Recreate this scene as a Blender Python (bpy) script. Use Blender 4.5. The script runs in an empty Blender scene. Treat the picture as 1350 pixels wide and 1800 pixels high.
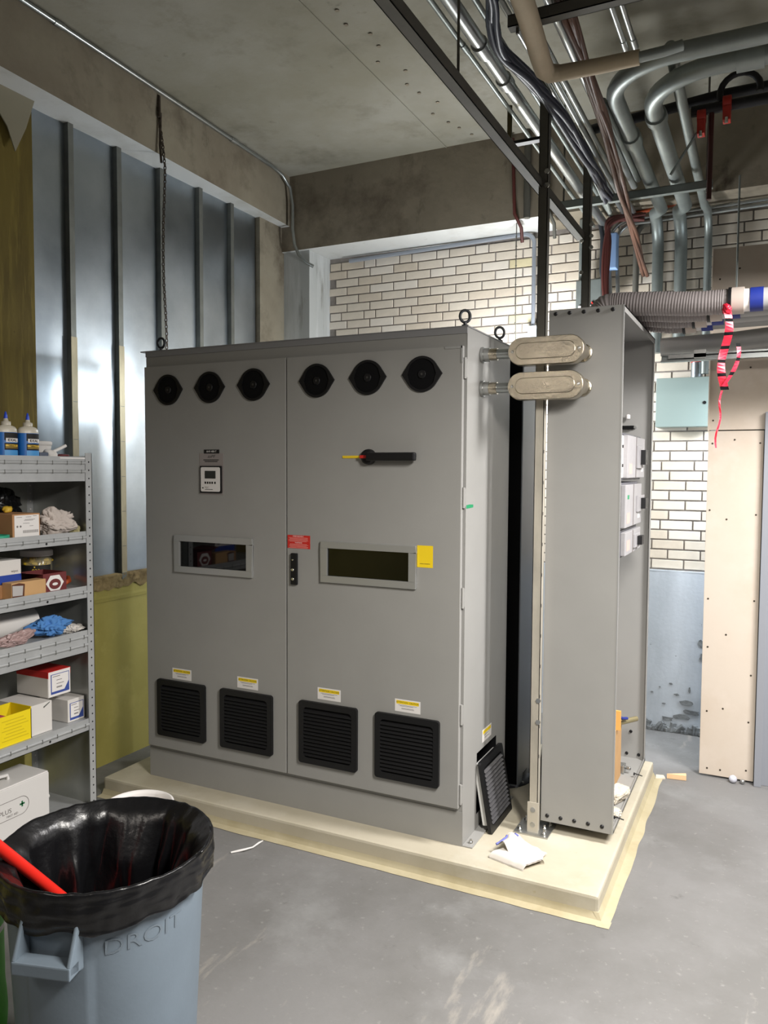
import bpy, bmesh, math, random
from mathutils import Vector, Matrix, noise
random.seed(7)
scene = bpy.context.scene
COL = scene.collection
PI = math.pi

# ------------------------------------------------------------------ camera
CAM = Vector((1.1904, -3.2166, 1.7763))
YAW, PITCH, ROLL, FPX = 0.45887, -0.05518, 0.00538, 1375.6
_f = Vector((-math.sin(YAW)*math.cos(PITCH), math.cos(YAW)*math.cos(PITCH), math.sin(PITCH)))
_r = Vector((math.cos(YAW), math.sin(YAW), 0)); _u = _r.cross(_f)
_r2 = _r*math.cos(ROLL)+_u*math.sin(ROLL); _u2 = -_r*math.sin(ROLL)+_u*math.cos(ROLL)
cd = bpy.data.cameras.new('camera'); cam = bpy.data.objects.new('camera', cd); COL.objects.link(cam)
m = Matrix((_r2, _u2, -_f)).transposed().to_4x4(); m.translation = CAM
cam.matrix_world = m
cd.sensor_fit = 'VERTICAL'; cd.sensor_height = 36.0; cd.lens = 36.0*FPX/1800.0
cd.clip_start = .05; cd.clip_end = 100
scene.camera = cam

# ------------------------------------------------------------------ light
scene.view_settings.view_transform = 'Standard'
scene.view_settings.look = 'None'
scene.view_settings.gamma = 1.0
scene.view_settings.use_curve_mapping = False
scene.view_settings.exposure = 0.0
w = bpy.data.worlds.new('world'); scene.world = w; w.use_nodes = True
w.node_tree.nodes['Background'].inputs[0].default_value = (1.0, .97, .93, 1)
w.node_tree.nodes['Background'].inputs[1].default_value = 0.075
def area(name, loc, target, sx, sy, power, col=(1, .96, .9)):
    d = bpy.data.lights.new(name, 'AREA'); d.shape = 'RECTANGLE'; d.size = sx; d.size_y = sy
    d.energy = power; d.color = col
    o = bpy.data.objects.new(name, d); COL.objects.link(o); o.location = loc
    o.rotation_euler = (Vector(target)-Vector(loc)).to_track_quat('-Z', 'Y').to_euler()
    return o
def bulb(name, loc, power, radius, col):
    d = bpy.data.lights.new(name, 'POINT'); d.energy = power; d.shadow_soft_size = radius; d.color = col
    o = bpy.data.objects.new(name, d); COL.objects.link(o); o.location = loc
area('strip_light_aisle', (1.5, -1.75, 2.60), (1.46, -1.7, 0), .3, 1.2, 150, (1, .96, .90))
area('strip_light_entrance', (-.6, -3.9, 2.75), (-.5, -3.7, 0), 1.2, .3, 20, (1, .92, .83))
area('strip_light_bay', (2.2, .15, 2.85), (2.15, .16, 0), .3, 1.2, 178, (1, .975, .96))
bulb('work_lamp_by_wall', (-1.93, .42, 2.22), 8.5, .09, (.86, .94, 1))
bulb('work_lamp_behind', (-.28, 1.80, 2.36), 80, .12, (.95, .98, 1))
area('doorway_daylight', (1.9, 2.05, 1.5), (.6, 2.1, 1.2), .5, 1.6, 20, (.82, .91, 1))
area('corridor_floor_fill', (1.35, 1.98, 2.30), (.85, 1.9, 0), .3, .3, 30, (.86, .93, 1))  # added unseen fill that brightens the far corridor floor

# ------------------------------------------------------------------ materials
def lin(h):
    h = h.lstrip('#'); v = [int(h[i:i+2], 16)/255 for i in (0, 2, 4)]
    return tuple((c/12.92 if c <= .04045 else ((c+.055)/1.055)**2.4) for c in v)
MATS = {}
def mat(name, col, rough=.6, metal=0, var=0, scale=6, bump=0, bscale=40, col2=None, spec=None, emit=0,
        stretch=None, detail=6, trans=0, alpha=1, coat=0, contrast=(.35, .65), rvar=0):
    if name in MATS: return MATS[name]
    mt = bpy.data.materials.new(name); mt.use_nodes = True; nt = mt.node_tree; p = nt.nodes['Principled BSDF']
    c = lin(col) if isinstance(col, str) else col
    p.inputs['Base Color'].default_value = (*c, 1); p.inputs['Roughness'].default_value = rough
    p.inputs['Metallic'].default_value = metal
    if spec is not None: p.inputs['Specular IOR Level'].default_value = spec
    if trans: p.inputs['Transmission Weight'].default_value = trans
    if alpha < 1: p.inputs['Alpha'].default_value = alpha
    if coat: p.inputs['Coat Weight'].default_value = coat
    if emit:
        p.inputs['Emission Color'].default_value = (*c, 1); p.inputs['Emission Strength'].default_value = emit
    if var or bump or col2:
        tc = nt.nodes.new('ShaderNodeTexCoord'); src = tc.outputs['Object']
        if stretch:
            mp = nt.nodes.new('ShaderNodeMapping'); mp.inputs['Scale'].default_value = stretch
            nt.links.new(src, mp.inputs[0]); src = mp.outputs[0]
    if var or col2:
        n = nt.nodes.new('ShaderNodeTexNoise'); n.inputs['Scale'].default_value = scale; n.inputs['Detail'].default_value = detail
        n.inputs['Roughness'].default_value = .62
        nt.links.new(src, n.inputs['Vector'])
        rp = nt.nodes.new('ShaderNodeValToRGB'); e = rp.color_ramp.elements
        e[0].position, e[1].position = contrast
        if col2:
            c2 = lin(col2) if isinstance(col2, str) else col2
            e[0].color = (*c2, 1); e[1].color = (*c, 1)
        else:
            e[0].color = (*[x*(1-var) for x in c], 1); e[1].color = (*[min(1, x*(1+var)) for x in c], 1)
        nt.links.new(n.outputs['Fac'], rp.inputs[0]); nt.links.new(rp.outputs[0], p.inputs['Base Color'])
        if rvar:
            mr = nt.nodes.new('ShaderNodeMapRange'); mr.inputs[3].default_value = rough-rvar; mr.inputs[4].default_value = rough+rvar
            nt.links.new(n.outputs['Fac'], mr.inputs[0]); nt.links.new(mr.outputs[0], p.inputs['Roughness'])
    if bump:
        n2 = nt.nodes.new('ShaderNodeTexNoise'); n2.inputs['Scale'].default_value = bscale; n2.inputs['Detail'].default_value = 5
        nt.links.new(src, n2.inputs['Vector'])
        b = nt.nodes.new('ShaderNodeBump'); b.inputs['Strength'].default_value = bump; b.inputs['Distance'].default_value = .01
        nt.links.new(n2.outputs['Fac'], b.inputs['Height']); nt.links.new(b.outputs[0], p.inputs['Normal'])
    MATS[name] = mt
    return mt

def layered(name, base, layers, rough=.8, bump=0, bscale=30, spec=.3):
    """base colour with several noise-driven layers: (colour, scale, lo, hi, stretch)"""
    mt = bpy.data.materials.new(name); mt.use_nodes = True; nt = mt.node_tree; p = nt.nodes['Principled BSDF']
    p.inputs['Roughness'].default_value = rough; p.inputs['Specular IOR Level'].default_value = spec
    tc = nt.nodes.new('ShaderNodeTexCoord'); cur = None
    for i, (col, sc, lo, hi, st) in enumerate(layers):
        mp = nt.nodes.new('ShaderNodeMapping'); mp.inputs['Scale'].default_value = st or (1, 1, 1)
        mp.inputs['Location'].default_value = (i*3.1, i*1.7, i*5.3)
        nt.links.new(tc.outputs['Object'], mp.inputs[0])
        n = nt.nodes.new('ShaderNodeTexNoise'); n.inputs['Scale'].default_value = sc; n.inputs['Detail'].default_value = 8
        n.inputs['Roughness'].default_value = .65
        nt.links.new(mp.outputs[0], n.inputs['Vector'])
        mr = nt.nodes.new('ShaderNodeMapRange'); mr.inputs[1].default_value = lo; mr.inputs[2].default_value = hi
        nt.links.new(n.outputs['Fac'], mr.inputs[0])
        mx = nt.nodes.new('ShaderNodeMix'); mx.data_type = 'RGBA'
        nt.links.new(mr.outputs[0], mx.inputs['Factor'])
        if cur is None: mx.inputs['A'].default_value = (*lin(base), 1)
        else: nt.links.new(cur, mx.inputs['A'])
        mx.inputs['B'].default_value = (*lin(col), 1)
        cur = mx.outputs['Result']
    nt.links.new(cur, p.inputs['Base Color'])
    if bump:
        n2 = nt.nodes.new('ShaderNodeTexNoise'); n2.inputs['Scale'].default_value = bscale; n2.inputs['Detail'].default_value = 7
        nt.links.new(tc.outputs['Object'], n2.inputs['Vector'])
        b = nt.nodes.new('ShaderNodeBump'); b.inputs['Strength'].default_value = bump; b.inputs['Distance'].default_value = .01
        nt.links.new(n2.outputs['Fac'], b.inputs['Height']); nt.links.new(b.outputs[0], p.inputs['Normal'])
    MATS[name] = mt
    return mt

M_floor = layered('floor_concrete', '#787776', [('#6c6b69', 1.1, .42, .62, None), ('#838382', 2.3, .54, .74, None),
          ('#a29c93', 1.9, .61, .73, (2.2, .5, 1)), ('#605f5d', 9, .64, .75, None), ('#8b8a87', 30, .6, .75, None)], .62, .12, 60)
M_ceil = layered('ceiling_concrete', '#8b8778', [('#9a978c', .9, .4, .65, None), ('#787466', 2.5, .52, .72, None), ('#6b675b', 7, .64, .78, None)], .9, .1, 30)
M_beam = layered('beam_concrete', '#7f7666', [('#8f8877', 1.2, .4, .62, None), ('#63594b', 2.2, .52, .7, None), ('#4b443a', 4, .62, .75, (1, 1, .5))], .9, .15, 25)
M_backbeam = layered('back_beam_concrete', '#857c6c', [('#968c7b', 1.2, .42, .62, None), ('#645a4d', 2.0, .5, .68, None), ('#564c41', 5, .6, .75, (1, 1, .6))], .9, .15, 25)
M_white_soffit = layered('whitewashed_concrete', '#c9cac8', [('#b3b2ac', 2, .5, .7, None), ('#98958c', 7, .63, .75, None)], .85, .1)
M_column = layered('column_concrete', '#aeb0ae', [('#c2c4c3', 3, .45, .65, (3, 3, .4)), ('#8b8a84', 4, .56, .72, (3, 3, .5))], .85, .1)
M_olive_wall = layered('olive_painted_plaster', '#b0a65e', [('#a0974f', 1.2, .4, .65, None), ('#bdb26a', 3, .55, .75, None)], .55, .05, 60, spec=.4)
M_plaster = layered('broken_plaster', '#8c7b57', [('#6a5a3f', 6, .45, .6, None), ('#a58f66', 12, .55, .7, None), ('#3f3527', 16, .64, .72, None)], .95, .6, 30)
M_ply = layered('plywood_olive', '#6a5c28', [('#584b20', 1.2, .42, .62, (6, 6, 1)), ('#7a6b31', 4, .52, .7, (8, 8, .7)), ('#3b3015', 14, .68, .75, None)], .8, .06)
M_galv = mat('galvanised_sheet', '#aeb6bd', .34, 1.0, col2='#98a1a9', scale=2.2, rvar=.07, bump=.05, bscale=2.2)
M_stud = mat('stud_steel', '#747671', .55, .7, var=.15, scale=8)
M_studrust = mat('stud_flange', '#a79d83', .6, .3, var=.2, scale=9, stretch=(1, 1, .3))
M_brick = [mat('brick_cream', '#d6cbbb', .75, var=.06, scale=9, bump=.06, bscale=50), mat('brick_sand', '#cfc2b0', .75, var=.07, scale=9, bump=.06, bscale=50),
           mat('brick_pale', '#ddd4c7', .75, var=.05, scale=9, bump=.06, bscale=50), mat('brick_straw', '#d3c7a2', .75, var=.06, scale=9, bump=.06, bscale=50)]
M_mortar = mat('mortar', '#87807a', .95, var=.12, scale=20, bump=.2, bscale=90)
M_grey_wall = layered('grey_painted_base', '#aeb4ba', [('#c4cad1', 1.2, .42, .62, (1.5, 1, .4)), ('#9aa0a5', 3, .55, .7, (2, 1, .4)), ('#4b4d4e', 13, .7, .73, None)], .7, .1, 40)
M_rubble = mat('crumbled_grey_render', '#797c7d', .95, var=.3, scale=14, bump=.6, bscale=40)
M_dry = layered('drywall_board', '#cdc1b3', [('#c8baaa', 1.5, .45, .65, None), ('#d1c5b8', 4, .5, .7, None)], .85, .02, 60, spec=.2)
M_screw = mat('screw_dark', '#4a4238', .5, .6)
M_pad = layered('cream_painted_concrete', '#bbb3a0', [('#afa792', 1.5, .45, .65, None), ('#c1bbab', 3, .5, .7, None), ('#a89e80', 24, .66, .76, None)], .7, .06, 60)
M_fringe = layered('cream_paint_on_floor', '#b2a88c', [('#a59a7b', 3, .45, .65, None), ('#a29a80', 20, .65, .75, None)], .75, .05, 50)
M_cab = mat('cabinet_grey_paint', '#989794', .42, 0, var=.03, scale=3, spec=.35)
M_cabdk = mat('cabinet_roof_paint', '#8d8d8f', .45, 0, spec=.35)
M_black = mat('black_plastic', '#141416', .45, spec=.4)
M_blackm = mat('black_matte', '#08080a', .8, spec=.2)
M_charcoal = mat('charcoal_steel', '#2e3034', .4, spec=.4)
M_frame = mat('anodised_frame', '#b5b6b5', .38, .55)
M_glass = mat('tinted_glass', '#060708', .04, spec=.6)
M_lcd = mat('lcd_dark', '#23251f', .2)
M_white = mat('white_label', '#e6e2df', .6)
M_silverlabel = mat('silver_label', '#9b9391', .4, .2)
M_yellow = mat('yellow_label', '#f0cf1d', .55)
M_red = mat('red_label', '#c9281f', .55)
M_ink = mat('black_print', '#1a1817', .7)
M_greyink = mat('grey_print', '#77716f', .7)
M_pinkink = mat('white_print', '#f3dcd6', .7)
M_green = mat('green_tape', '#1f8a5b', .6)
M_redplastic = mat('red_plastic', '#c22a24', .4)
M_steel = mat('zinc_steel', '#b9bab8', .35, .9, var=.08, scale=10)
M_bolt = mat('bright_bolt', '#d5d5d2', .25, 1)
M_darkbolt = mat('dark_bolt', '#2b2b2c', .4, .6)
M_stainless = mat('stainless_body', '#bdb4a2', .26, 1.0, var=.06, scale=12, bump=.08, bscale=60)
M_emt = mat('emt_conduit', '#a9adac', .32, .85, var=.1, scale=5)
M_emtd = mat('emt_conduit_dull', '#8f9693', .45, .6, var=.12, scale=5)
M_strut = mat('strut_channel', '#5a5850', .75, 0, var=.1, scale=6)
M_strutl = mat('strut_pale', '#b7b1a4', .55, .35, var=.14, scale=10, stretch=(1, 1, .4))
M_flex = mat('grey_flex_conduit', '#8d8583', .5)
M_pvc = mat('grey_pvc', '#a6a5a2', .45)
M_beigepvc = mat('beige_coupling', '#c4b7ac', .5)
M_insul = mat('beige_insulation', '#b7a88f', .8, var=.08, scale=6, bump=.15, bscale=20)
M_bluetape = mat('blue_tape', '#1d2f86', .5)
M_navy = mat('navy_cable', '#1c2236', .45, spec=.5)
M_copper = mat('brown_cable', '#5a3a2a', .45, var=.2, scale=4)
M_rust = mat('rust_cable', '#4a1f1a', .5)
M_orange = mat('orange_rod', '#b4512a', .5, var=.15, scale=6)
M_blackpipe = mat('black_iron', '#1d1d20', .5, .3)
M_redclamp = mat('red_clamp', '#a7281d', .5)
M_darkred = mat('dark_red_pipe', '#3b1714', .5)
M_tape = mat('red_flagging', '#e2273f', .4)
M_gbox = mat('grey_green_box', '#8b9a96', .45, spec=.3)
M_bin = mat('grey_bin_plastic', '#6c7883', .5, var=.05, scale=5, bump=.04, bscale=90, spec=.4)
M_bag = mat('black_bag_film', '#0d0d0f', .30, spec=.55, bump=.5, bscale=14)
M_shelf = mat('galvanised_shelf', '#b9bbbc', .38, .35, var=.07, scale=9)
M_shelfhi = mat('shelf_panel_steel', '#b3b5b1', .30, .65, var=.1, scale=3)
M_hole = mat('punched_hole', '#18181a', .8)
M_card = mat('brown_cardboard', '#b5865c', .85, var=.06, scale=8)
M_carddk = mat('dark_cardboard', '#5a3422', .85)
M_maroon = mat('maroon_card', '#6b2a2b', .6)
M_tan = mat('tan_card', '#c29a6a', .8, var=.05, scale=8)
M_whitebox = mat('white_carton', '#d8d4cf', .75)
M_redbox = mat('red_carton', '#c0231f', .6)
M_bluelab = mat('blue_print', '#3a4f97', .6)
M_royal = mat('royal_blue', '#1f3f9a', .5)
M_bottleblue = mat('bottle_blue', '#1464b0', .4)
M_bottlelt = mat('bottle_light_blue', '#4f9ad6', .45)
M_bottlewhite = mat('bottle_milky', '#cfc8b8', .35)
M_capblue = mat('cap_blue', '#2b4fd0', .4)
M_gold = mat('gold_print', '#d9b23a', .5)
M_cloth = mat('grey_rag', '#c3b8b0', .95, var=.07, scale=12)
M_cloth_w = mat('white_rag', '#d2ccc4', .95, var=.04, scale=12)
M_cloth_b = mat('blue_rag', '#4a7db8', .9, var=.12, scale=10)
M_cloth_y = mat('cream_gloves', '#d9cf9c', .9, var=.1, scale=12)
M_yellowbox = mat('yellow_carton', '#ecd30f', .6)
M_pink = mat('pink_tray', '#c4555a', .5)
M_greentape = mat('teal_tape_roll', '#2b9a78', .5)
M_jar = mat('jar_plastic', '#b9b39b', .15, alpha=.35)
M_nut = mat('yellow_wire_nut', '#d8b62c', .5)
M_paper = mat('paper', '#d0c6b4', .9, var=.04, scale=10)
M_rope = mat('yellow_rope', '#e3c52b', .8, bump=.3, bscale=120)
M_sack = mat('green_sack', '#4fb02e', .5, var=.15, scale=7)
M_sackw = mat('white_sack', '#dcdcd6', .5)
M_firstaid = mat('white_enamel', '#dcd9d6', .4)
M_greencross = mat('green_cross', '#1d6b3f', .5)
M_wood = mat('pale_wood', '#e2bd92', .8, var=.07, scale=14)
M_chain = mat('rusty_chain', '#4d443b', .6, .5, var=.2, scale=20)
M_breaker = mat('breaker_face', '#a09ea0', .5, var=.04, scale=30)
M_breakerdk = mat('breaker_case', '#55555c', .5)
M_pinklab = mat('pink_label', '#e3aca2', .6)
M_yb = mat('yellow_board', '#c9c26c', .7)
M_paleplastic = mat('clear_wrap', '#b6b2b0', .3)

# ------------------------------------------------------------------ mesh builder
class MB:
    def __init__(s): s.v = []; s.f = []; s.mi = []; s.sm = []
    def add(s, vs, fs, mi=0, smooth=False):
        o = len(s.v); s.v += [tuple(v) for v in vs]
        for f in fs: s.f.append([i+o for i in f]); s.mi.append(mi); s.sm.append(smooth)
        return s
    def box(s, x0, x1, y0, y1, z0, z1, mi=0):
        x0, x1 = sorted((x0, x1)); y0, y1 = sorted((y0, y1)); z0, z1 = sorted((z0, z1))
        vs = [(x, y, z) for z in (z0, z1) for y in (y0, y1) for x in (x0, x1)]
        return s.add(vs, [(0, 2, 3, 1), (4, 5, 7, 6), (0, 1, 5, 4), (2, 6, 7, 3), (0, 4, 6, 2), (1, 3, 7, 5)], mi)
    def obox(s, M, sx, sy, sz, mi=0):
        vs = [M @ Vector((x*sx/2, y*sy/2, z*sz/2)) for z in (-1, 1) for y in (-1, 1) for x in (-1, 1)]
        return s.add(vs, [(0, 2, 3, 1), (4, 5, 7, 6), (0, 1, 5, 4), (2, 6, 7, 3), (0, 4, 6, 2), (1, 3, 7, 5)], mi)
    def prism(s, poly, d, mi=0, smooth=False):
        """poly: 3D points ccw seen from the side d points away from; extruded by d"""
        n = len(poly); d = Vector(d); a = [Vector(p) for p in poly]; b = [p+d for p in a]
        s.add(a+b, [tuple(range(n))[::-1], tuple(range(n, 2*n))], mi)
        o = len(s.v)-2*n
        for i in range(n):
            j = (i+1) % n; s.f.append([o+i, o+j, o+n+j, o+n+i]); s.mi.append(mi); s.sm.append(smooth)
        return s
    def tube(s, pts, r, seg=10, mi=0, caps=True, close=False):
        P = [Vector(p) for p in pts]; n = len(P)
        rr = r if isinstance(r, (list, tuple)) else [r]*n
        T = []
        for i in range(n):
            a = P[(i-1) % n] if close else P[max(i-1, 0)]; b = P[(i+1) % n] if close else P[min(i+1, n-1)]
            T.append((b-a).normalized() if (b-a).length > 1e-9 else Vector((0, 0, 1)))
        up = Vector((0, 0, 1)) if abs(T[0].z) < .9 else Vector((1, 0, 0))
        N = (up - T[0]*up.dot(T[0])).normalized(); vs = []
        for i in range(n):
            N = (N - T[i]*N.dot(T[i])).normalized(); Bn = T[i].cross(N)
            for k in range(seg):
                a = 2*PI*k/seg; vs.append(P[i] + (N*math.cos(a)+Bn*math.sin(a))*rr[i])
        fs = []
        for i in range(n if close else n-1):
            for k in range(seg):
                j = (i+1) % n; k2 = (k+1) % seg
                fs.append((i*seg+k, i*seg+k2, j*seg+k2, j*seg+k))
        s.add(vs, fs, mi, True)
        if caps and not close:
            s.add(vs[:seg], [tuple(range(seg))[::-1]], mi); s.add(vs[-seg:], [tuple(range(seg))], mi)
        return s
    def cyl(s, p0, p1, r, seg=14, mi=0): return s.tube([p0, p1], r, seg, mi)
    def lathe(s, prof, c=(0, 0, 0), seg=24, mi=0, axis='z', smooth=True, caps=True):
        """prof: (r, h) pairs"""
        vs = []; c = Vector(c)
        for r, h in prof:
            for k in range(seg):
                a = 2*PI*k/seg; q = (r*math.cos(a), r*math.sin(a), h)
                if axis == 'y': q = (q[0], q[2], -q[1])
                if axis == 'x': q = (q[2], q[0], q[1])
                vs.append(c+Vector(q))
        fs = []
        for i in range(len(prof)-1):
            for k in range(seg):
                k2 = (k+1) % seg; fs.append((i*seg+k, i*seg+k2, (i+1)*seg+k2, (i+1)*seg+k))
        s.add(vs, fs, mi, smooth)
        if caps: s.add(vs[:seg], [tuple(range(seg))[::-1]], mi); s.add(vs[-seg:], [tuple(range(seg))], mi)
        return s
    def grid(s, fn, nu, nv, mi=0, closeu=False):
        vs = [fn(i/(nu if closeu else nu-1), j/(nv-1)) for j in range(nv) for i in range(nu)]
        fs = [(j*nu+i, j*nu+(i+1) % nu, (j+1)*nu+(i+1) % nu, (j+1)*nu+i) for j in range(nv-1) for i in range(nu if closeu else nu-1)]
        return s.add(vs, fs, mi, True)
    def mesh(s, name, mats, bevel=0):
        me = bpy.data.meshes.new(name); me.from_pydata(s.v, [], s.f)
        for m_ in (mats if isinstance(mats, (list, tuple)) else [mats]): me.materials.append(m_)
        me.polygons.foreach_set('material_index', s.mi); me.polygons.foreach_set('use_smooth', s.sm)
        if bevel:
            bm = bmesh.new(); bm.from_mesh(me); bmesh.ops.remove_doubles(bm, verts=bm.verts, dist=1e-6)
            es = [e for e in bm.edges if len(e.link_faces) == 2 and e.calc_face_angle(0) > .6]
            bmesh.ops.bevel(bm, geom=es, offset=bevel, segments=2, profile=.6, affect='EDGES', clamp_overlap=True)
            bm.to_mesh(me); bm.free()
        me.update(); return me
    def build(s, name, mats, parent=None, bevel=0):
        o = bpy.data.objects.new(name, s.mesh(name, mats, bevel)); COL.objects.link(o)
        if parent is not None: attach(o, parent)
        return o
def origin_of(o):
    v = Vector(o.location)
    while o.parent: o = o.parent; v += Vector(o.location)
    return v
def attach(o, parent):
    """child mesh written in the root frame: undo the (unrotated) parents' offset below the root"""
    o.parent = parent
    if not parent.get('_local'): o.location = Vector(o.location)-origin_of(parent)
    elif parent.parent is not None or parent.type == 'MESH': o['_local'] = 1
    if parent.get('_local'): o['_local'] = 1
def thing(name, label, cat, loc=(0, 0, 0), group=None, kind=None, local=False, rot=None):
    e = bpy.data.objects.new(name, None); COL.objects.link(e); e.location = loc; e.empty_display_size = .05
    e['label'] = label; e['category'] = cat
    if group: e['group'] = group
    if kind: e['kind'] = kind
    if local: e['_local'] = 1
    if rot: e.rotation_euler = rot
    return e
def tag(o, label, cat, group=None, kind=None):
    o['label'] = label; o['category'] = cat
    if group: o['group'] = group
    if kind: o['kind'] = kind
    return o
def struct(name, mb, mats, label=None, bevel=0, parent=None):
    o = mb.build(name, mats, parent, bevel)
    if parent is None:
        o['kind'] = 'structure'
        if label: o['label'] = label
    return o
def text_obj(s, size, mt, parent, loc, rot, name='lettering', depth=.0004, align='CENTER', sx=1.0, shear=0):
    cu = bpy.data.curves.new(name, 'FONT'); cu.body = s; cu.size = size; cu.extrude = depth; cu.align_x = align; cu.align_y = 'CENTER'
    cu.shear = shear; cu.resolution_u = 3
    t = bpy.data.objects.new('tmp', cu); COL.objects.link(t)
    dg = bpy.context.evaluated_depsgraph_get()
    me = bpy.data.meshes.new_from_object(t.evaluated_get(dg)); bpy.data.objects.remove(t)
    M = Matrix.Translation(loc) @ rot.to_4x4() @ Matrix.Diagonal((sx, 1, 1, 1))
    me.transform(M); me.materials.clear(); me.materials.append(mt)
    o = bpy.data.objects.new(name, me); COL.objects.link(o); attach(o, parent)
    return o
ROT_Y = Matrix(((1, 0, 0), (0, 0, -1), (0, 1, 0)))       # text facing -Y
ROT_X = Matrix(((0, 0, 1), (1, 0, 0), (0, 1, 0)))        # text facing +X
def dup(o, parent=None):
    c = o.copy(); COL.objects.link(c); c.parent = parent
    for ch in o.children: dup(ch, c)
    return c
def arc(c, a, b, r, n=8):
    """points of a 90 degree bend from c+a*r to c+b*r given corner c, a/b unit vectors"""
    c, a, b = Vector(c), Vector(a), Vector(b); k = c+a*r+b*r
    return [k - b*r*math.cos(t*PI/2/n) - a*r*math.sin(t*PI/2/n) for t in range(n+1)]
def crumple(c, size, seed, amp=.35, flat=0, sub=5):
    """folded cloth or paper lump: soft polyhedral facets with creases"""
    rnd = random.Random(seed*17+3); planes = []
    for i in range(22):
        n_ = Vector((rnd.gauss(0, 1), rnd.gauss(0, 1), rnd.gauss(0, 1))).normalized(); planes.append((n_, rnd.uniform(.62, 1.0)))
    bm = bmesh.new(); bmesh.ops.create_icosphere(bm, subdivisions=min(sub, 5), radius=1)
    for v in bm.verts:
        d = v.co.normalized(); k = 1.12
        for n_, h in planes:
            t = n_.dot(d)
            if t > .05: k = min(k, h/t)
        q = d*1.6+Vector((seed*3.7, seed*1.3, seed))
        w1 = noise.noise(q); crease = abs(noise.noise(q*1.9+Vector((4, 1, 2))+Vector((w1, w1, 0))))
        k *= 1+amp*.55*w1-amp*.85*max(0, .16-crease)/.16+amp*.10*noise.noise(q*4.5)
        v.co = Vector((d.x*k*size[0]/2, d.y*k*size[1]/2, d.z*k*size[2]/2))
        if v.co.z < -size[2]*.40: v.co.z = -size[2]*.40
    mb = MB(); bm.verts.index_update()
    mb.add([Vector(c)+v.co+Vector((0, 0, size[2]*.40)) for v in bm.verts], [[v.index for v in f.verts] for f in bm.faces], 0, True)
    bm.free(); return mb

PAD = .092
# ------------------------------------------------------------------ room shell
struct('floor', MB().box(-2.6, 5.2, -6, 2.7, -.08, 0), M_floor, 'grey stained concrete floor')
YW = 2.38
ceil = struct('ceiling', MB().box(-2.6, 5.2, -6, 2.7, 4.04, 4.2), M_ceil, 'bare concrete ceiling slab')
mb = MB()
for k in range(2): mb.box(-.93+k*.33, -.924+k*.33, -3, 2.03, 4.034, 4.042)
mb.build('formwork_ridge', M_ceil, ceil)
mb = MB()
for i in range(26):
    x = -.85+.16*random.random(); y = -1.6+i*.14+.05*random.random()
    mb.lathe([(.012, 0), (.009, .006)], (x, y, 4.0345), 8)
mb.build('form_tie_mark', M_backbeam, ceil)

# left wall: olive plaster below, galvanised sheets above
wl = struct('wall_left', MB().box(-2.55, -2.33, -6, 2.7, 0, 1.0), M_olive_wall, 'olive painted lower wall with galvanised sheet cladding above')
mb = MB()
n = 40
tops = [1.15+.018*noise.noise(Vector((i*.6, 3, 0))) for i in range(n+1)]
for i in range(n):
    y0 = -1.4+i*3.6/n; y1 = y0+3.6/n
    mb.add([(-2.325, y0, .98), (-2.325, y1, .98), (-2.318, y1, 1.06), (-2.318, y0, 1.06)], [(0, 3, 2, 1)])
mb.box(-2.55, -2.322, -6, 2.7, 1.0, 1.12)
mb.build('wall_ledge', M_olive_wall, wl)
def ledge_chunk():
    m2 = MB()
    def fn(u, v):
        y = .02+u*.62; q = Vector((u*9, v*3, 1))
        z = 1.055+.1*v + .03*noise.noise(q) * (1-v)
        return Vector((-2.316+.012*abs(noise.noise(q*2.2))+(.0 if v < .9 else -.12), y, z))
    m2.grid(fn, 50, 12); return m2
ledge_chunk().build('chipped_plaster', M_plaster, wl)
MB().box(-2.55, -2.45, -6, 2.7, 1.12, 4.04).build('backing', M_beam, wl)
# sheets and studs
studY = [-.30, -.036, .32, .684, 1.06, 1.403, 1.73]
for i in range(6):
    y0, y1 = studY[i], studY[i+1]
    mbs = MB(); ph = i*2.3
    def fn(u, v, y0=y0, y1=y1, ph=ph):
        bow = .004*math.sin(u*PI)*math.sin(v*5+ph)+.002*noise.noise(Vector((u*3, v*4, ph)))
        return Vector((-2.345+bow, y0+.008+(y1-y0-.016)*u, 1.135+2.53*v))
    mbs.grid(fn, 12, 30)
    mbs.build('metal_sheet', M_galv, wl)
for i, y in enumerate(studY[1:6]):
    mbs = MB().box(-2.35, -2.312, y-.018, y+.018, 1.10, 3.66, 0).box(-2.313, -2.309, y-.021, y+.021, 1.14, 2.5 if i < 2 else 1.8, 1)
    for k in range(5): mbs.box(-2.3092, -2.3080, y-.014, y+.014, 1.3+k*.21, 1.303+k*.21, 0)
    mbs.build('stud', [M_stud, M_studrust], wl)
MB().box(-2.36, -2.3, -2.2, -.30, 1.9, 3.66).box(-2.36, -2.3, -6, -.31, 1.12, 1.9).build('plywood_sheet', M_ply, wl)
# torn plastic hanging under the beam
mb = MB().prism([(-2.28, -.62, 3.66), (-2.28, -.30, 3.665), (-2.275, -.36, 3.50), (-2.27, -.43, 3.36), (-2.275, -.47, 3.47), (-2.28, -.56, 3.58)], (.006, 0, 0))
mb.build('torn_membrane', mat('torn_membrane', '#8c8673', .7), wl)
MB().box(-2.4, -2.31, 1.735, 2.1, 1.12, 3.66).build('concrete_return', M_beam, wl)

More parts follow.
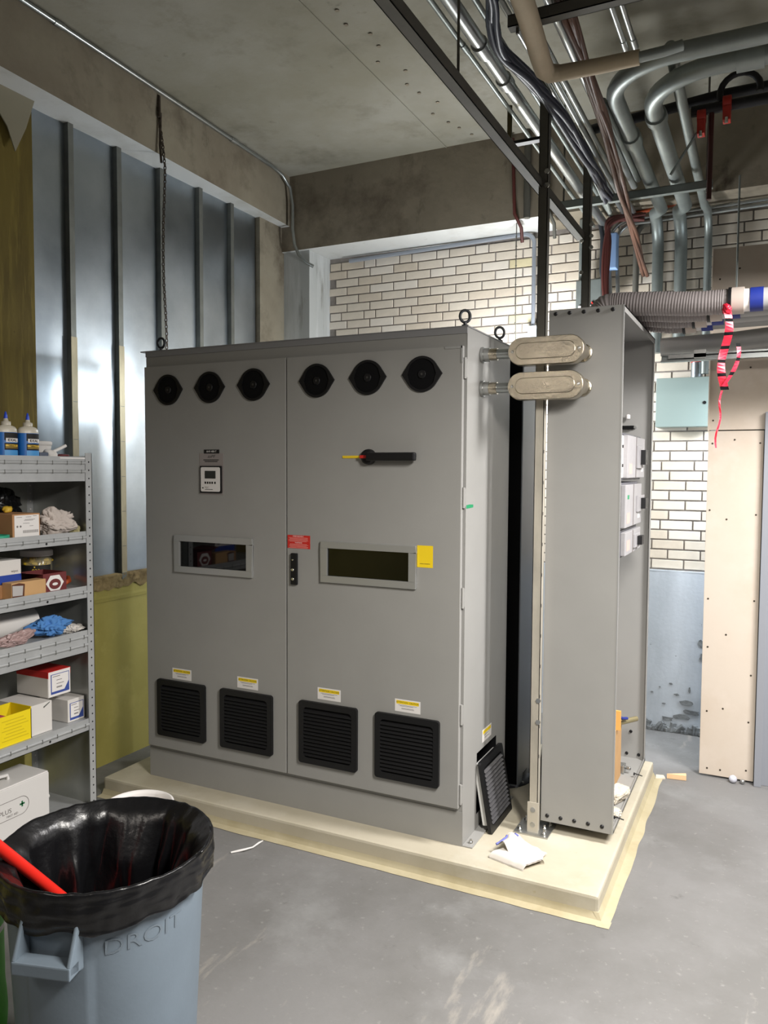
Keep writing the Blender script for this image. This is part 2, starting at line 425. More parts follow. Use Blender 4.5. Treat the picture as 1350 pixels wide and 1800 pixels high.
# beams and corner column
def slanted(x0, x1, z0, z1):
    m2 = MB(); ya, yb = -6, 2.1
    s = (x1-x0)/2.6
    xa = x0+(-6+.6)*s; xb = x0+(2.1+.6)*s
    m2.prism([(-2.56, ya, z0), (xa, ya, z0), (xa, ya, z1), (-2.56, ya, z1)][::-1], (0, 0, 0))
    m2.v.clear(); m2.f.clear(); m2.mi.clear(); m2.sm.clear()
    vs = [(-2.56, ya, z0), (xa, ya, z0), (-2.56, yb, z0), (xb, yb, z0), (-2.56, ya, z1), (xa, ya, z1), (-2.56, yb, z1), (xb, yb, z1)]
    for fi, mi in (((0, 2, 3, 1), 1), ((4, 5, 7, 6), 0), ((0, 1, 5, 4), 0), ((2, 6, 7, 3), 0), ((0, 4, 6, 2), 0), ((1, 3, 7, 5), 0)): m2.add([vs[i] for i in fi], [(0, 1, 2, 3)], mi)
    return m2
struct('trim_1', slanted(-2.12, -2.235, 3.66, 4.05), [M_beam, M_white_soffit], 'long concrete beam along the left wall')
mb = MB().box(-2.4, -.22, 2.03, 2.7, 3.47, 4.05, 0)
mb.mi[0] = 1
mb.box(-.22, 5.2, 2.03, 2.7, 3.47, 4.05, 0)
struct('trim_2', mb, [M_backbeam, M_white_soffit], 'dark concrete beam across the back wall')
struct('trim_3', MB().box(-2.5, -2.075, 2.06, 2.7, 0, 3.66), M_column, 'whitewashed concrete corner column')

# brick back wall
wb = struct('wall_back', MB().box(-2.4, 5.2, YW, 2.7, 0, 3.6), M_mortar, 'cream brick back wall over a grey painted base')
BL, BH, JT = .2075, .0665, .010
full = [MB().box(-(BL-JT)/2, (BL-JT)/2, -.006, .02, -(BH-JT)/2, (BH-JT)/2).mesh('brick', mm, .003) for mm in M_brick]
half = [MB().box(-(BL/2-JT)/2, (BL/2-JT)/2, -.006, .02, -(BH-JT)/2, (BH-JT)/2).mesh('brick', mm, .003) for mm in M_brick]
def in_view(x, z):
    if -2.2 < x < -.30 and 2.60 < z < 3.47: return 1
    if -.30 <= x < .25 and 2.72 < z < 3.46: return 1
    if .25 <= x < .86 and 2.75 < z < 3.44: return 1
    if .86 <= x < 1.25 and 3.02 < z < 3.46: return 1
    if .38 < x < .88 and 1.10 < z < 2.52: return 1
    return 0
bricks = []; rest = MB()
z7 = 3.0025
for row in range(-30, 8):
    zc = z7+row*BH
    if zc < 1.12 or zc > 3.45: continue
    x = -1.397-BL*6 if row % 2 == 0 else -1.397-BL*6.5
    items = []
    if row % 6 == 0:
        x = -1.45-BL*1.5*3
        while x < 1.9:
            items.append((x+BL/4, 1)); x += BL/2; items.append((x+BL/2, 0)); x += BL
    else:
        while x < 1.9: items.append((x+BL/2, 0)); x += BL
    for xc, h in items:
        if xc < -2.06: continue
        if in_view(xc, zc): bricks.append((xc, zc, h))
        else: rest.box(xc-(BL/(2 if h else 1)-JT)/2, xc+(BL/(2 if h else 1)-JT)/2, YW-.006, YW+.01, zc-(BH-JT)/2, zc+(BH-JT)/2)
bricks.sort(key=lambda b: (Vector((b[0], YW, b[1]))-CAM).length)
for xc, zc, h in bricks[300:]:
    rest.box(xc-(BL/(2 if h else 1)-JT)/2, xc+(BL/(2 if h else 1)-JT)/2, YW-.006, YW+.01, zc-(BH-JT)/2, zc+(BH-JT)/2)
for xc, zc, h in bricks[:300]:
    k = random.choice((0, 0, 1, 2)); 
    if -.50 < xc < -.36 and random.random() < .5: k = 3
    o = bpy.data.objects.new('brick', (half if h else full)[k]); COL.objects.link(o); o.parent = wb
    o.location = (xc, YW-random.random()*.002, zc)
r_ = rest.build('brick_field', M_brick[0], wb); r_['kind'] = 'stuff'
# grey painted lower band with crumbling foot
gb = MB()
def fn(u, v):
    x = -2.0+u*4.4; z = v*1.10
    q = Vector((x*3, z*3, 4)); d = .012*abs(noise.noise(q*1.3))*(1 if z < .22 else .25)
    return Vector((x, YW-.03+d, z))
gb.grid(fn, 130, 30); gb.box(-2.0, 2.4, YW-.03, YW, 1.092, 1.10)
gb.build('painted_base', M_grey_wall, wb)
mb = MB()
for i in range(34):
    x = .38+i*.018+random.random()*.01; h = .02+.05*random.random()**2
    mb.obox(Matrix.Translation((x, YW-.04, h/2)) @ Matrix.Rotation(random.random()*.8, 4, 'Y') @ Matrix.Rotation(random.random(), 4, 'Z'), .035, .025, h)
mb.build('crumbled_render', M_rubble, wb, .004)
def flake(x, z, sx, sz, seed):
    rnd = random.Random(seed); n_ = 11; pts = []
    for k in range(n_):
        a_ = -2*PI*k/n_; r_ = rnd.uniform(.55, 1.0); pts.append((x+sx/2*r_*math.cos(a_), YW-.0275, z+sz/2*r_*math.sin(a_)))
    return MB().prism(pts, (0, -.006, 0))
for i, (x, z, sx, sz) in enumerate(((.72, .21, .10, .05), (.755, .15, .13, .045), (.69, .11, .12, .05), (.60, .085, .10, .04), (.805, .62, .045, .07), (.81, .53, .03, .06), (.62, .33, .03, .015), (.55, .30, .02, .012), (.50, .26, .025, .012), (.66, .26, .045, .02), (.58, .19, .03, .012), (.74, .30, .02, .05))):
    flake(x, z, sx, sz, i).build('peeled_patch', M_rubble, wb)

# drywall partition
wr = struct('wall_right', MB().box(.90, 3.2, 1.65, 1.72, .02, 3.0), M_stud, 'cream drywall partition beside the aisle')
mb = MB().box(.862, 1.148, 1.62, 1.634, .012, 2.0); mb.build('drywall_panel', M_dry, wr, .002)
mb = MB().box(.858, 3.2, 1.62, 1.634, 2.006, 3.02).box(.858, .866, 1.60, 1.70, 2.0, 3.02); mb.build('drywall_panel', M_dry, wr, .002)
mb = MB().box(1.152, 3.0, 1.615, 1.75, 0, 2.1).box(1.152, 1.19, 1.58, 1.63, 0, 2.1); mb.build('steel_jamb', mat('jamb_grey', '#8c8f96', .45), wr, .003)
mb = MB()
for x, z in ((.885, 1.04), (1.125, 1.045), (.985, .84), (.89, .76), (1.12, .62), (.98, .41), (.895, .385), (1.115, .35), (.905, .05), (.975, .05), (1.11, .07), (.88, 1.55), (.97, 1.5), (1.12, 1.53), (.885, 1.93), (1.0, 1.95), (1.13, 1.93), (.885, 2.06), (1.07, 2.35), (.88, 2.5), (.9, 2.85), (1.0, 2.9)):
    mb.lathe([(.0055, -.001), (.0045, .002)], (x, 1.6195, z), 8, axis='y')
mb.build('screw_head', M_screw, wr)['kind'] = 'stuff'

# concrete pad
pad = thing('concrete_pad', 'cream painted concrete housekeeping pad under the cabinets', 'concrete pad', (-.6, .7, 0))
PX0, PX1, PY0, PY1 = -2.02, .628, -.147, 1.46
MB().box(PX0, PX1, PY0, PY1, 0, PAD).build('slab', M_pad, pad, .012)
fr = MB(); N = 90
def fringe(p0, p1, nrm):
    p0, p1, nrm = Vector(p0), Vector(p1), Vector(nrm)
    for i in range(N):
        a = p0.lerp(p1, i/N); b = p0.lerp(p1, (i+1)/N)
        wa = .052+.007*noise.noise(a*7); wb_ = .052+.007*noise.noise(b*7)
        up = Vector((0, 0, .030)); lo = Vector((0, 0, .002))
        fr.add([a+up, b+up, b+nrm*.014+lo*3, a+nrm*.014+lo*3, b+nrm*wb_+lo, a+nrm*wa+lo], [(0, 3, 2, 1), (3, 5, 4, 2)])
fringe((PX0, PY0, 0), (PX1, PY0, 0), (0, -1, 0)); fringe((PX1, PY0, 0), (PX1, PY1, 0), (1, 0, 0))
fr.add([(PX1-.02, PY0+.02, .030), (PX1-.02, PY0-.002, .030), (PX1+.002, PY0-.002, .030), (PX1+.002, PY0+.02, .030), (PX1, PY0-.014, .006), (PX1+.014, PY0-.014, .006), (PX1+.014, PY0, .006), (PX1, PY0-.052, .002), (PX1+.05, PY0-.05, .002), (PX1+.052, PY0, .002)], [(0, 1, 2, 3), (1, 4, 5, 2), (2, 5, 6, 3), (4, 7, 8, 5), (5, 8, 9, 6)])
fr.build('painted_border', M_fringe, pad)

# ------------------------------------------------------------------ main electrical cabinet
CW, CD, CH = 1.82, .612, 2.30
def Z(z): return PAD+z
cab = thing('electrical_cabinet', 'tall grey two-door electrical cabinet standing on the cream pad', 'cabinet', (-CW/2, CD/2, PAD))
HY0, HY1, HZ0, HZ1 = .181, .466, Z(.075), Z(.364)      # open filter hole in the right side
mb = MB()
mb.box(-CW, -.003, 0, CD, Z(0), Z(CH-.004))
mb.f.pop(); mb.mi.pop(); mb.sm.pop()
def q(y0, y1, z0, z1, x=0.0): mb.add([(x, y0, z0), (x, y1, z0), (x, y1, z1), (x, y0, z1)], [(0, 1, 2, 3)])
q(0, HY0, Z(0), Z(CH)); q(HY1, CD, Z(0), Z(CH)); q(HY0, HY1, Z(0), HZ0); q(HY0, HY1, HZ1, Z(CH))
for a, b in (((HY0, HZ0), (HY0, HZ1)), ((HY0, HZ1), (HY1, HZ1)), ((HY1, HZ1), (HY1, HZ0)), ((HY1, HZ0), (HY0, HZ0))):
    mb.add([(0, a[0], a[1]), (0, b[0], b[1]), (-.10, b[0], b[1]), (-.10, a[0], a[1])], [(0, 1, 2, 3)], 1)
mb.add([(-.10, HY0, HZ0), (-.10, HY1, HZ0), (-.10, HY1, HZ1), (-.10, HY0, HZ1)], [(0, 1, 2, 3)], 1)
mb.box(-.003, 0, -.002, 0, Z(0), Z(CH)).box(-.003, 0, CD, CD+.001, Z(0), Z(CH))
mb.build('body', [M_cab, M_blackm], cab)
MB().box(-CW-.035, .004, -.006, CD+.004, Z(CH-.003), Z(CH+.003)).box(-CW, 0, -.006, -.001, Z(CH-.03), Z(CH)).build('roof', M_cabdk, cab, .001)
MB().box(-CW, 0, -.003, 0, Z(0), Z(.155)).build('plinth', M_cab, cab)
MB().box(.0, .048, -.002, CD, Z(0), Z(.006)).build('anchor_flange', M_cab, cab, .001)
MB().lathe([(.010, 0), (.010, .008), (.006, .010), (.006, .018)], (.028, .035, Z(.006)), 8).build('anchor_bolt', M_bolt, cab)
DY = -.028
doors = {}
for nm, x0, x1 in (('l', -CW+.012, -.916), ('r', -.910, -.012)):
    d = MB().box(x0, x1, DY, -.004, Z(.178), Z(2.215)).build('door', M_cab, cab, .003); doors[nm] = d
    MB().box(x0+.01, x1-.01, -.005, .0, Z(.19), Z(2.205)).build('gasket', M_black, d)
for z in (2.12, 1.56, 1.12, .60, .24):
    mb = MB().cyl((-.006, -.012, Z(z-.045)), (-.006, -.012, Z(z+.045)), .0065, 8).box(-.006, .001, -.010, -.002, Z(z-.04), Z(z+.04))
    mb.build('hinge', M_cab, doors['r'])
MB().box(-.094, -.012, DY-.004, DY, Z(2.203), Z(2.214)).box(-.020, -.010, DY-.004, DY, Z(2.14), Z(2.214)).build('door_edge_strip', M_frame, doors['r'], .001)
# round fan guards with pointed ears
for cx in (-1.643, -1.372, -1.102, -.740, -.470, -.200):
    cz = Z(2.089+.012*(cx+1.643)/1.443); R0, E0 = .079, .096
    th0 = math.acos(R0/E0); pts = []
    outer = []
    nseg = 24
    for sgn, base in ((1, 0), (-1, PI)):
        outer.append((E0*math.cos(base), 0))
        for k in range(nseg//2+1):
            a = base+th0+(PI-2*th0)*k/(nseg//2); outer.append((R0*math.cos(a), R0*math.sin(a)))
    g = MB(); y0, y1 = DY-.010, DY
    nO = len(outer)
    vf = [(cx+a, y0, cz+b) for a, b in outer]; vb = [(cx+a, y1, cz+b) for a, b in outer]
    inn = []
    for a, b in outer:
        t = math.atan2(b, a); inn.append((.068*math.cos(t), .068*math.sin(t)))
    vi = [(cx+a, y0, cz+b) for a, b in inn]; vib = [(cx+a, y1+.004, cz+b) for a, b in inn]
    for i in range(nO):
        j = (i+1) % nO
        g.add([vf[i], vf[j], vi[j], vi[i]], [(0, 1, 2, 3)]); g.add([vb[i], vb[j], vf[j], vf[i]], [(0, 1, 2, 3)])
        g.add([vi[i], vi[j], vib[j], vib[i]], [(0, 1, 2, 3)])
    fg = g.build('fan_guard', M_black, cab)
    MB().lathe([(.0685, 0), (.0685, .002)], (cx, DY-.003, cz), 28, axis='y').build('fan_cavity', M_blackm, fg)
    hub = MB().lathe([(.020, 0), (.020, .004), (.017, .006)], (cx, DY-.003, cz), 16, axis='y')
    hub = MB().lathe([(.017, -.006), (.020, -.004), (.020, 0)], (cx, DY-.003, cz), 16, axis='y')
    hub.build('fan_hub', M_black, fg)
    MB().lathe([(.005, -.0012), (.005, 0)], (cx, DY-.009, cz), 10, axis='y').build('hub_badge', mat('badge_grey', '#3d3b39' , .5), fg)
# louvred filter grilles
def rrect(w_, h_, r_, n_=4):
    out = []
    for cx_, cy_, a0 in ((w_/2-r_, h_/2-r_, 0), (-w_/2+r_, h_/2-r_, PI/2), (-w_/2+r_, -h_/2+r_, PI), (w_/2-r_, -h_/2+r_, 1.5*PI)):
        for k in range(n_+1): a = a0+PI/2*k/n_; out.append((cx_+r_*math.cos(a), cy_+r_*math.sin(a)))
    return out
GW, GH = .320, .305
def grille_frame_mb():
    o = rrect(GW, GH, .014); i_ = rrect(GW-.056, GH-.058, .018); g = MB(); n_ = len(o)
    F = lambda p, y: (p[0], y, p[1])
    for k in range(n_):
        j = (k+1) % n_
        g.add([F(o[k], -.016), F(o[j], -.016), F(i_[j], -.016), F(i_[k], -.016)], [(3, 2, 1, 0)])
        g.add([F(o[k], 0), F(o[j], 0), F(o[j], -.016), F(o[k], -.016)], [(3, 2, 1, 0)])
        g.add([F(i_[k], -.016), F(i_[j], -.016), F(i_[j], -.001), F(i_[k], -.001)], [(3, 2, 1, 0)])
    g.box(-GW/2+.03, GW/2-.03, -.002, 0, -GH/2+.03, GH/2-.03, 1)
    return g
me_frame = grille_frame_mb().mesh('vent_grille', [M_black, M_blackm])
me_louver = MB().add([(-.132, -.015, -.004), (.132, -.015, -.004), (.132, -.015, -.0015), (-.132, -.015, -.0015), (-.132, -.003, .009), (.132, -.003, .009), (.132, -.003, .012), (-.132, -.003, .012)],
                     [(0, 1, 2, 3), (3, 2, 6, 7), (4, 7, 6, 5), (0, 4, 5, 1), (0, 3, 7, 4), (1, 5, 6, 2)]).mesh('louver', M_black)
def sticker(parent, place, W_, H_):
    """yellow and white caution sticker; place(a, b, c) maps local right, out, up to the world"""
    def bx(x0, x1, z0, z1, o0, o1, mi, mb_):
        pts = [place(x, o, z) for o in (o0, o1) for z in (z0, z1) for x in (x0, x1)]
        mb_.add(pts, [(4, 5, 7, 6), (0, 4, 6, 2), (1, 3, 7, 5), (2, 6, 7, 3), (0, 1, 5, 4)], mi)
    s_ = MB(); bx(-W_/2, W_/2, -H_/2, H_/2, 0, .0008, 0, s_); bx(-W_*.44, W_*.44, H_*.12, H_*.40, .0008, .0011, 1, s_)
    so = s_.build('caution_sticker', [M_white, M_yellow], parent)
    pr = MB()
    for (a, b, zz) in ((-.36, .36, .02), (-.30, .22, -.05), (-.24, .24, -.22), (-.24, .26, -.28)): bx(W_*a, W_*b, H_*zz, H_*(zz+.028), .0008, .0010, 0, pr)
    pr.build('fine_print', M_greyink, so)
    return so
for i, (cx, cz, sx_, sz_) in enumerate(((-1.571, .403, -1.571, .594), (-1.152, .405, -1.147, .600), (-.675, .409, -.672, .606), (-.260, .411, -.260, .607))):
    g = bpy.data.objects.new('vent_grille', me_frame); COL.objects.link(g); attach(g, cab)
    g.location = Vector((cx, DY, Z(cz)))-origin_of(cab)
    for k in range(13):
        l = bpy.data.objects.new('louver', me_louver); COL.objects.link(l); l.parent = g; l.location = (0, 0, -.112+k*.0178)
    so = sticker(cab, lambda a, o_, b, sx_=sx_, sz_=sz_: (sx_+a, DY-o_, Z(sz_)+b), .127, .057)
    text_obj('ATTENTION  CAUTION', .0105, M_ink, so, (sx_, DY-.0012, Z(sz_)+.0148), ROT_Y, depth=.0001)
so = sticker(cab, lambda a, o_, b: (o_, .322+a, Z(.420)+b), .130, .060)
# inspection windows
for (x0, x1, z0, z1) in ((-1.606, -1.109, 1.138, 1.334), (-.714, -.220, 1.146, 1.341)):
    b_ = .036; mb = MB()
    for (a0, a1, c0, c1) in ((x0, x1, z0, z0+b_-.004), (x0, x1, z1-b_+.004, z1), (x0, x0+b_, z0+b_-.004, z1-b_+.004), (x1-b_, x1, z0+b_-.004, z1-b_+.004)):
        mb.box(a0, a1, DY-.014, DY, Z(c0), Z(c1))
    wf = mb.build('window_frame', M_frame, cab, .002)
    MB().box(x0+b_, x1-b_, DY-.003, DY, Z(z0+b_-.004), Z(z1-b_+.004)).build('window_pane', M_glass, wf)
# display module
dp = MB().box(-1.441, -1.290, DY-.002, DY, Z(1.548), Z(1.758)).build('display_plate', M_silverlabel, cab)
MB().box(-1.434, -1.297, DY-.010, DY-.002, Z(1.556), Z(1.694)).build('bezel', M_black, dp, .002)
MB().prism([(-1.3655+a, DY-.011, Z(1.6255)+b) for a, b in rrect(.122, .124, .008)], (0, .001, 0)).build('keypad_face', M_white, dp)
MB().box(-1.400, -1.332, DY-.0122, DY-.011, Z(1.630), Z(1.669)).build('screen', M_lcd, dp)
mb = MB()
for k in range(5): mb.box(-1.401+k*.0145+(.003 if k == 4 else 0), -1.392+k*.0145+(.003 if k == 4 else 0), DY-.0118, DY-.011, Z(1.603), Z(1.614))
mb.build('key', M_ink, dp)
mb = MB().prism([(-1.419, DY-.0115, Z(1.582)), (-1.413, DY-.0115, Z(1.578)), (-1.407, DY-.0115, Z(1.582)), (-1.413, DY-.0115, Z(1.586))], (0, .0005, 0))
mb.box(-1.400, -1.350, DY-.0115, DY-.011, Z(1.573), Z(1.5755)).build('logo_print', M_ink, dp)
text_obj('PQC', .012, M_greyink, dp, (-1.388, DY-.0115, Z(1.584)), ROT_Y, depth=.0001)
text_obj('zzPF', .020, M_ink, dp, (-1.366, DY-.0023, Z(1.742)), ROT_Y, depth=.0001, shear=.3, sx=1.3)
mb = MB()
for a, b, z in ((-1.416, -1.318, 1.7225), (-1.408, -1.326, 1.7145)): mb.box(a, b, DY-.0024, DY-.002, Z(z), Z(z+.004))
mb.build('fine_print', M_ink, dp)
tg = MB().box(-1.411, -1.316, DY-.003, DY, Z(1.757), Z(1.777)).build('name_tag', M_black, cab)
text_obj('AHF-480-T', .014, M_white, tg, (-1.3635, DY-.0034, Z(1.767)), ROT_Y, depth=.0001)
# red warning sticker, lock, yellow sticker, green tape
rs = MB().box(-.906, -.778, DY-.001, DY, Z(1.298), Z(1.362)).build('warning_sticker', M_red, cab)
text_obj('AVERTISSEMENT', .0085, M_pinkink, rs, (-.845, DY-.0013, Z(1.3565)), ROT_Y, depth=.0001)
text_obj('WARNING', .0085, M_pinkink, rs, (-.843, DY-.0013, Z(1.3255)), ROT_Y, depth=.0001)
mb = MB()
for z in (1.350, 1.3455, 1.341, 1.3365, 1.332, 1.319, 1.3145, 1.310, 1.3055, 1.301):
    a = random.uniform(0, .012); b = random.uniform(0, .014); mb.box(-.900+a, -.784-b, DY-.0013, DY-.001, Z(z-.0011), Z(z+.0011))
mb.build('fine_print', mat('red_print', '#e58a82', .6), rs)
lk = MB().box(-.882, -.846, DY-.014, DY, Z(1.122), Z(1.275)).build('lock_plate', M_black, cab, .004)
for z, r_ in ((1.243, .005), (1.195, .008), (1.150, .008)):
    MB().lathe([(r_*.7, -.005), (r_, -.003), (r_, 0)], (-.868, DY-.014, Z(z)), 12, axis='y').build('lock_screw', M_bolt, lk)
ys = MB().box(-.218, -.142, DY-.001, DY, Z(1.246), Z(1.344)).build('yellow_sticker', M_yellow, cab)
MB().box(-.205, -.155, DY-.0012, DY-.001, Z(1.2615), Z(1.2635)).build('fine_print', M_ink, ys)
MB().prism([(.0008, .003, Z(1.512)), (.0008, .09, Z(1.514)), (.0008, .092, Z(1.527)), (.0008, .05, Z(1.529)), (.0008, .004, Z(1.527))], (-.0006, 0, 0)).build('green_tape', M_green, cab)
# rotary isolator handle
hd = MB().lathe([(.026, -.026), (.034, -.022), (.036, -.004), (.036, 0)], (-.461, DY, Z(1.738)), 24, axis='y').build('rotary_handle', M_black, cab)
MB().box(-.455, -.214, DY-.052, DY-.022, Z(1.7195), Z(1.7575)).build('lever', M_black, hd, .008)
MB().box(-.497, -.452, DY-.030, DY-.024, Z(1.7315), Z(1.7455)).build('red_insert', M_redplastic, hd, .002)
MB().box(-.600, -.492, DY-.004, DY, Z(1.7325), Z(1.7435)).box(-.598, -.50, DY-.0045, DY-.004, Z(1.737), Z(1.739), 1).build('position_strip', [M_yellow, M_gold], hd)
# lifting eyes
for (x, y) in ((-1.77, .06), (-.03, .045), (-.02, .50), (-1.78, .55)):
    e = MB(); zc = Z(CH)+.052
    pts = [(x+.024*math.cos(2*PI*k/20)*(.8 if x > -1 else 1), y+.024*math.cos(2*PI*k/20)*.5*(1 if x > -1 else 0), zc+.026*math.sin(2*PI*k/20)) for k in range(20)]
    e.tube(pts, .0065, 8, close=True); e.cyl((x, y, Z(CH)), (x, y, zc-.024), .008, 8).lathe([(.017, 0), (.015, .012)], (x, y, Z(CH)+.003), 12)
    e.build('lifting_eye', M_charcoal, cab)

# dark rear cabinet
rc = thing('rear_cabinet', 'narrow dark cabinet squeezed behind the main cabinet', 'cabinet', (-.15, .9, PAD))
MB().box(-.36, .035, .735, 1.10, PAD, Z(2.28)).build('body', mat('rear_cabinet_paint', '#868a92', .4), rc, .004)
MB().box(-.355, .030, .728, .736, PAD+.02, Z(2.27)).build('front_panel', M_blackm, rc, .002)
mb = MB().lathe([(.20, 0), (.20, .006), (.17, .010), (.165, .05)], (-.125, .87, PAD), 32); mb.build('base_ring', M_charcoal, rc)
mb = MB()
for k in range(3): mb.lathe([(.008, 0), (.006, .008)], (-.125+.185*math.cos(-.9+k*.5), .87+.185*math.sin(-.9+k*.5), PAD+.008), 8)
mb.build('base_bolt', M_steel, rc)

# removed filter grille leaning on the cabinet
fl = thing('filter_grille', 'loose black louvred filter grille leaning against the cabinet side', 'vent grille', (.0675, .322, PAD), local=True, rot=(0, 0, 0))
tilt = math.atan2(.058, .33)
Mf = Matrix.Rotation(PI/2, 4, 'Z')       # local -y faces +x
fl.rotation_mode = 'XYZ'
fl.matrix_world = Matrix.Translation((.0675, .322, PAD+.002)) @ Matrix.Rotation(-tilt, 4, 'Y') @ Mf
g = bpy.data.objects.new('grille_frame', me_frame); COL.objects.link(g); g.parent = fl; g.location = (0, 0, GH/2+.008); g.scale = (1, 1, 1.1); g['_local'] = 1
me_louver2 = me_louver.copy(); me_louver2.materials.clear(); me_louver2.materials.append(mat('louver_highlight', '#4a494b', .4))  # grey highlights on the black louvres put into their colour
for k in range(13):
    l = bpy.data.objects.new('louver', me_louver2); COL.objects.link(l); l.parent = g; l.location = (0, -.006, -.112+k*.0178); l.scale = (1, 1, .62)
MB().box(-.14, .14, 0, .03, .03, .31).build('filter_body', mat('filter_white', '#d4d4d1', .7), fl, .003)

# conduit bodies joining the cabinet and the breaker enclosure
def conduit_body(zc, label):
    t = thing('conduit_body', label, 'conduit fitting', (.30, .18, zc), 'cast conduit fittings beside the cabinet')
    YC = .185
    for r0, x0, x1, mm, sg in ((.036, .002, .014, M_steel, 24), (.031, .014, .040, M_steel, 8), (.027, .040, .075, M_stainless, 16)):
        MB().cyl((x0, YC, zc), (x1, YC, zc), r0, sg).build('connector', mm, t)
    MB().cyl((.07, YC, zc), (.165, YC, zc), .0225, 18).build('conduit_stub', M_emt, t)
    out = [(.30+a, b) for a, b in rrect(.332, .122, .060, 8)]
    mb = MB().prism([(x, YC-.035, zc+b) for x, b in out], (0, .06, 0)); mb.cyl((.43, YC+.02, zc), (.43, .308, zc), .034, 18)
    mb.lathe([(.04, 0), (.04, .012)], (.43, .296, zc), 18, axis='y')
    mb.build('body', M_stainless, t, .006)
    out2 = [(.30+a, b) for a, b in rrect(.330, .120, .059, 8)]
    cv = MB().prism([(x, YC-.040, zc+b) for x, b in out2], (0, .005, 0)).build('cover', M_stainless, t, .002)
    out3 = [(.30+a, b) for a, b in rrect(.262, .070, .034, 8)]
    MB().prism([(x, YC-.0445, zc+b) for x, b in out3], (0, .005, 0)).build('raised_panel', M_stainless, cv, .003)
    for x in (.155, .445): MB().lathe([(.004, -.003), (.007, -.001), (.007, 0)], (x, YC-.040, zc), 10, axis='y').build('screw', M_bolt, cv)
conduit_body(2.292, 'upper of two oblong cast metal conduit fittings beside the enclosure')
conduit_body(2.141, 'lower of two oblong cast metal conduit fittings beside the enclosure')

# ------------------------------------------------------------------ breaker enclosure
EX0, EX1, EY0, EY1, EZ0, EZ1 = .272, .600, .312, 1.315, .142, 2.492
en = thing('breaker_enclosure', 'open-sided tall grey breaker enclosure beside the main cabinet', 'enclosure', (.43, .8, EZ0))
t_ = .004
MB().box(EX0, EX1, EY0, EY0+t_, EZ0, EZ1).box(EX1-t_, EX1, EY0+t_, EY0+.014, EZ0, EZ1).build('side_panel', M_cab, en)
MB().box(EX1-.0045, EX1+.0006, EY0-.0006, EY0+.0035, EZ0, EZ1).build('edge_strip', M_frame, en)
MB().box(EX0, EX1, EY1-t_, EY1, EZ0, EZ1).box(EX1-t_, EX1, EY1-.03, EY1-t_, EZ0, EZ1).build('side_panel', M_cab, en)
MB().box(EX0, EX0+t_, EY0+t_, EY1-t_, EZ0, EZ1).build('back_panel', M_cab, en)
MB().box(EX0, EX1, EY0+t_, EY1-t_, EZ1-.006, EZ1).box(EX1-t_, EX1, EY0+t_, EY1-t_, EZ1-.028, EZ1).build('top_panel', M_cab, en)
MB().box(EX0, EX1, EY0+t_, EY1-t_, EZ0, EZ0+.006).box(EX1-t_, EX1, EY0+t_, EY1-t_, EZ0, EZ0+.02).build('bottom_panel', M_cab, en)
MB().box(EX0+.03, EX0+.20, EY0+.1, EY1-.1, PAD, EZ0).build('support_channel', M_strut, en)
bolt_me = MB().lathe([(.0065, -.006), (.009, -.003), (.009, 0)], (0, 0, 0), 10, axis='y').mesh('panel_bolt', M_darkbolt)
for k in range(5):
    for z in (EZ0+.028, EZ1-.018):
        b = bpy.data.objects.new('panel_bolt', bolt_me); COL.objects.link(b); b.parent = en
        b.location = Vector((EX0+.03+k*.0625, EY0, z))-origin_of(en)
for z in (1.95, 1.8, 1.62, .3): 
    b = bpy.data.objects.new('panel_bolt', bolt_me); COL.objects.link(b); b.parent = en; b.location = Vector((.52, EY1-t_, z))-origin_of(en)
for x in (.50, .565):
    b = bpy.data.objects.new('panel_bolt', bolt_me); COL.objects.link(b); b.parent = en; b.location = Vector((x, EY1-t_, EZ0+.03))-origin_of(en)
for x, y in ((.592, .44), (.592, 1.02)):
    MB().cyl((x-.01, y, EZ0+.03), (x+.035, y, EZ0+.022), .003, 6).lathe([(.008, 0), (.008, .006)], (x-.01, y, EZ0+.026), 8, axis='x').build('panel_bolt', M_darkbolt, en)
MB().box(.30, .50, EY1-.03, EY1-t_-.001, 2.005, 2.022).build('slot_rail', M_blackm, en)
MB().lathe([(.012, 0), (.012, .02), (.006, .024)], (.47, EY1-.03, 2.06), 12).build('standoff', M_white, en)
MB().lathe([(.008, -.015), (.008, 0)], (.507, EY1-t_, 2.013), 10, axis='y').build('standoff', M_steel, en)

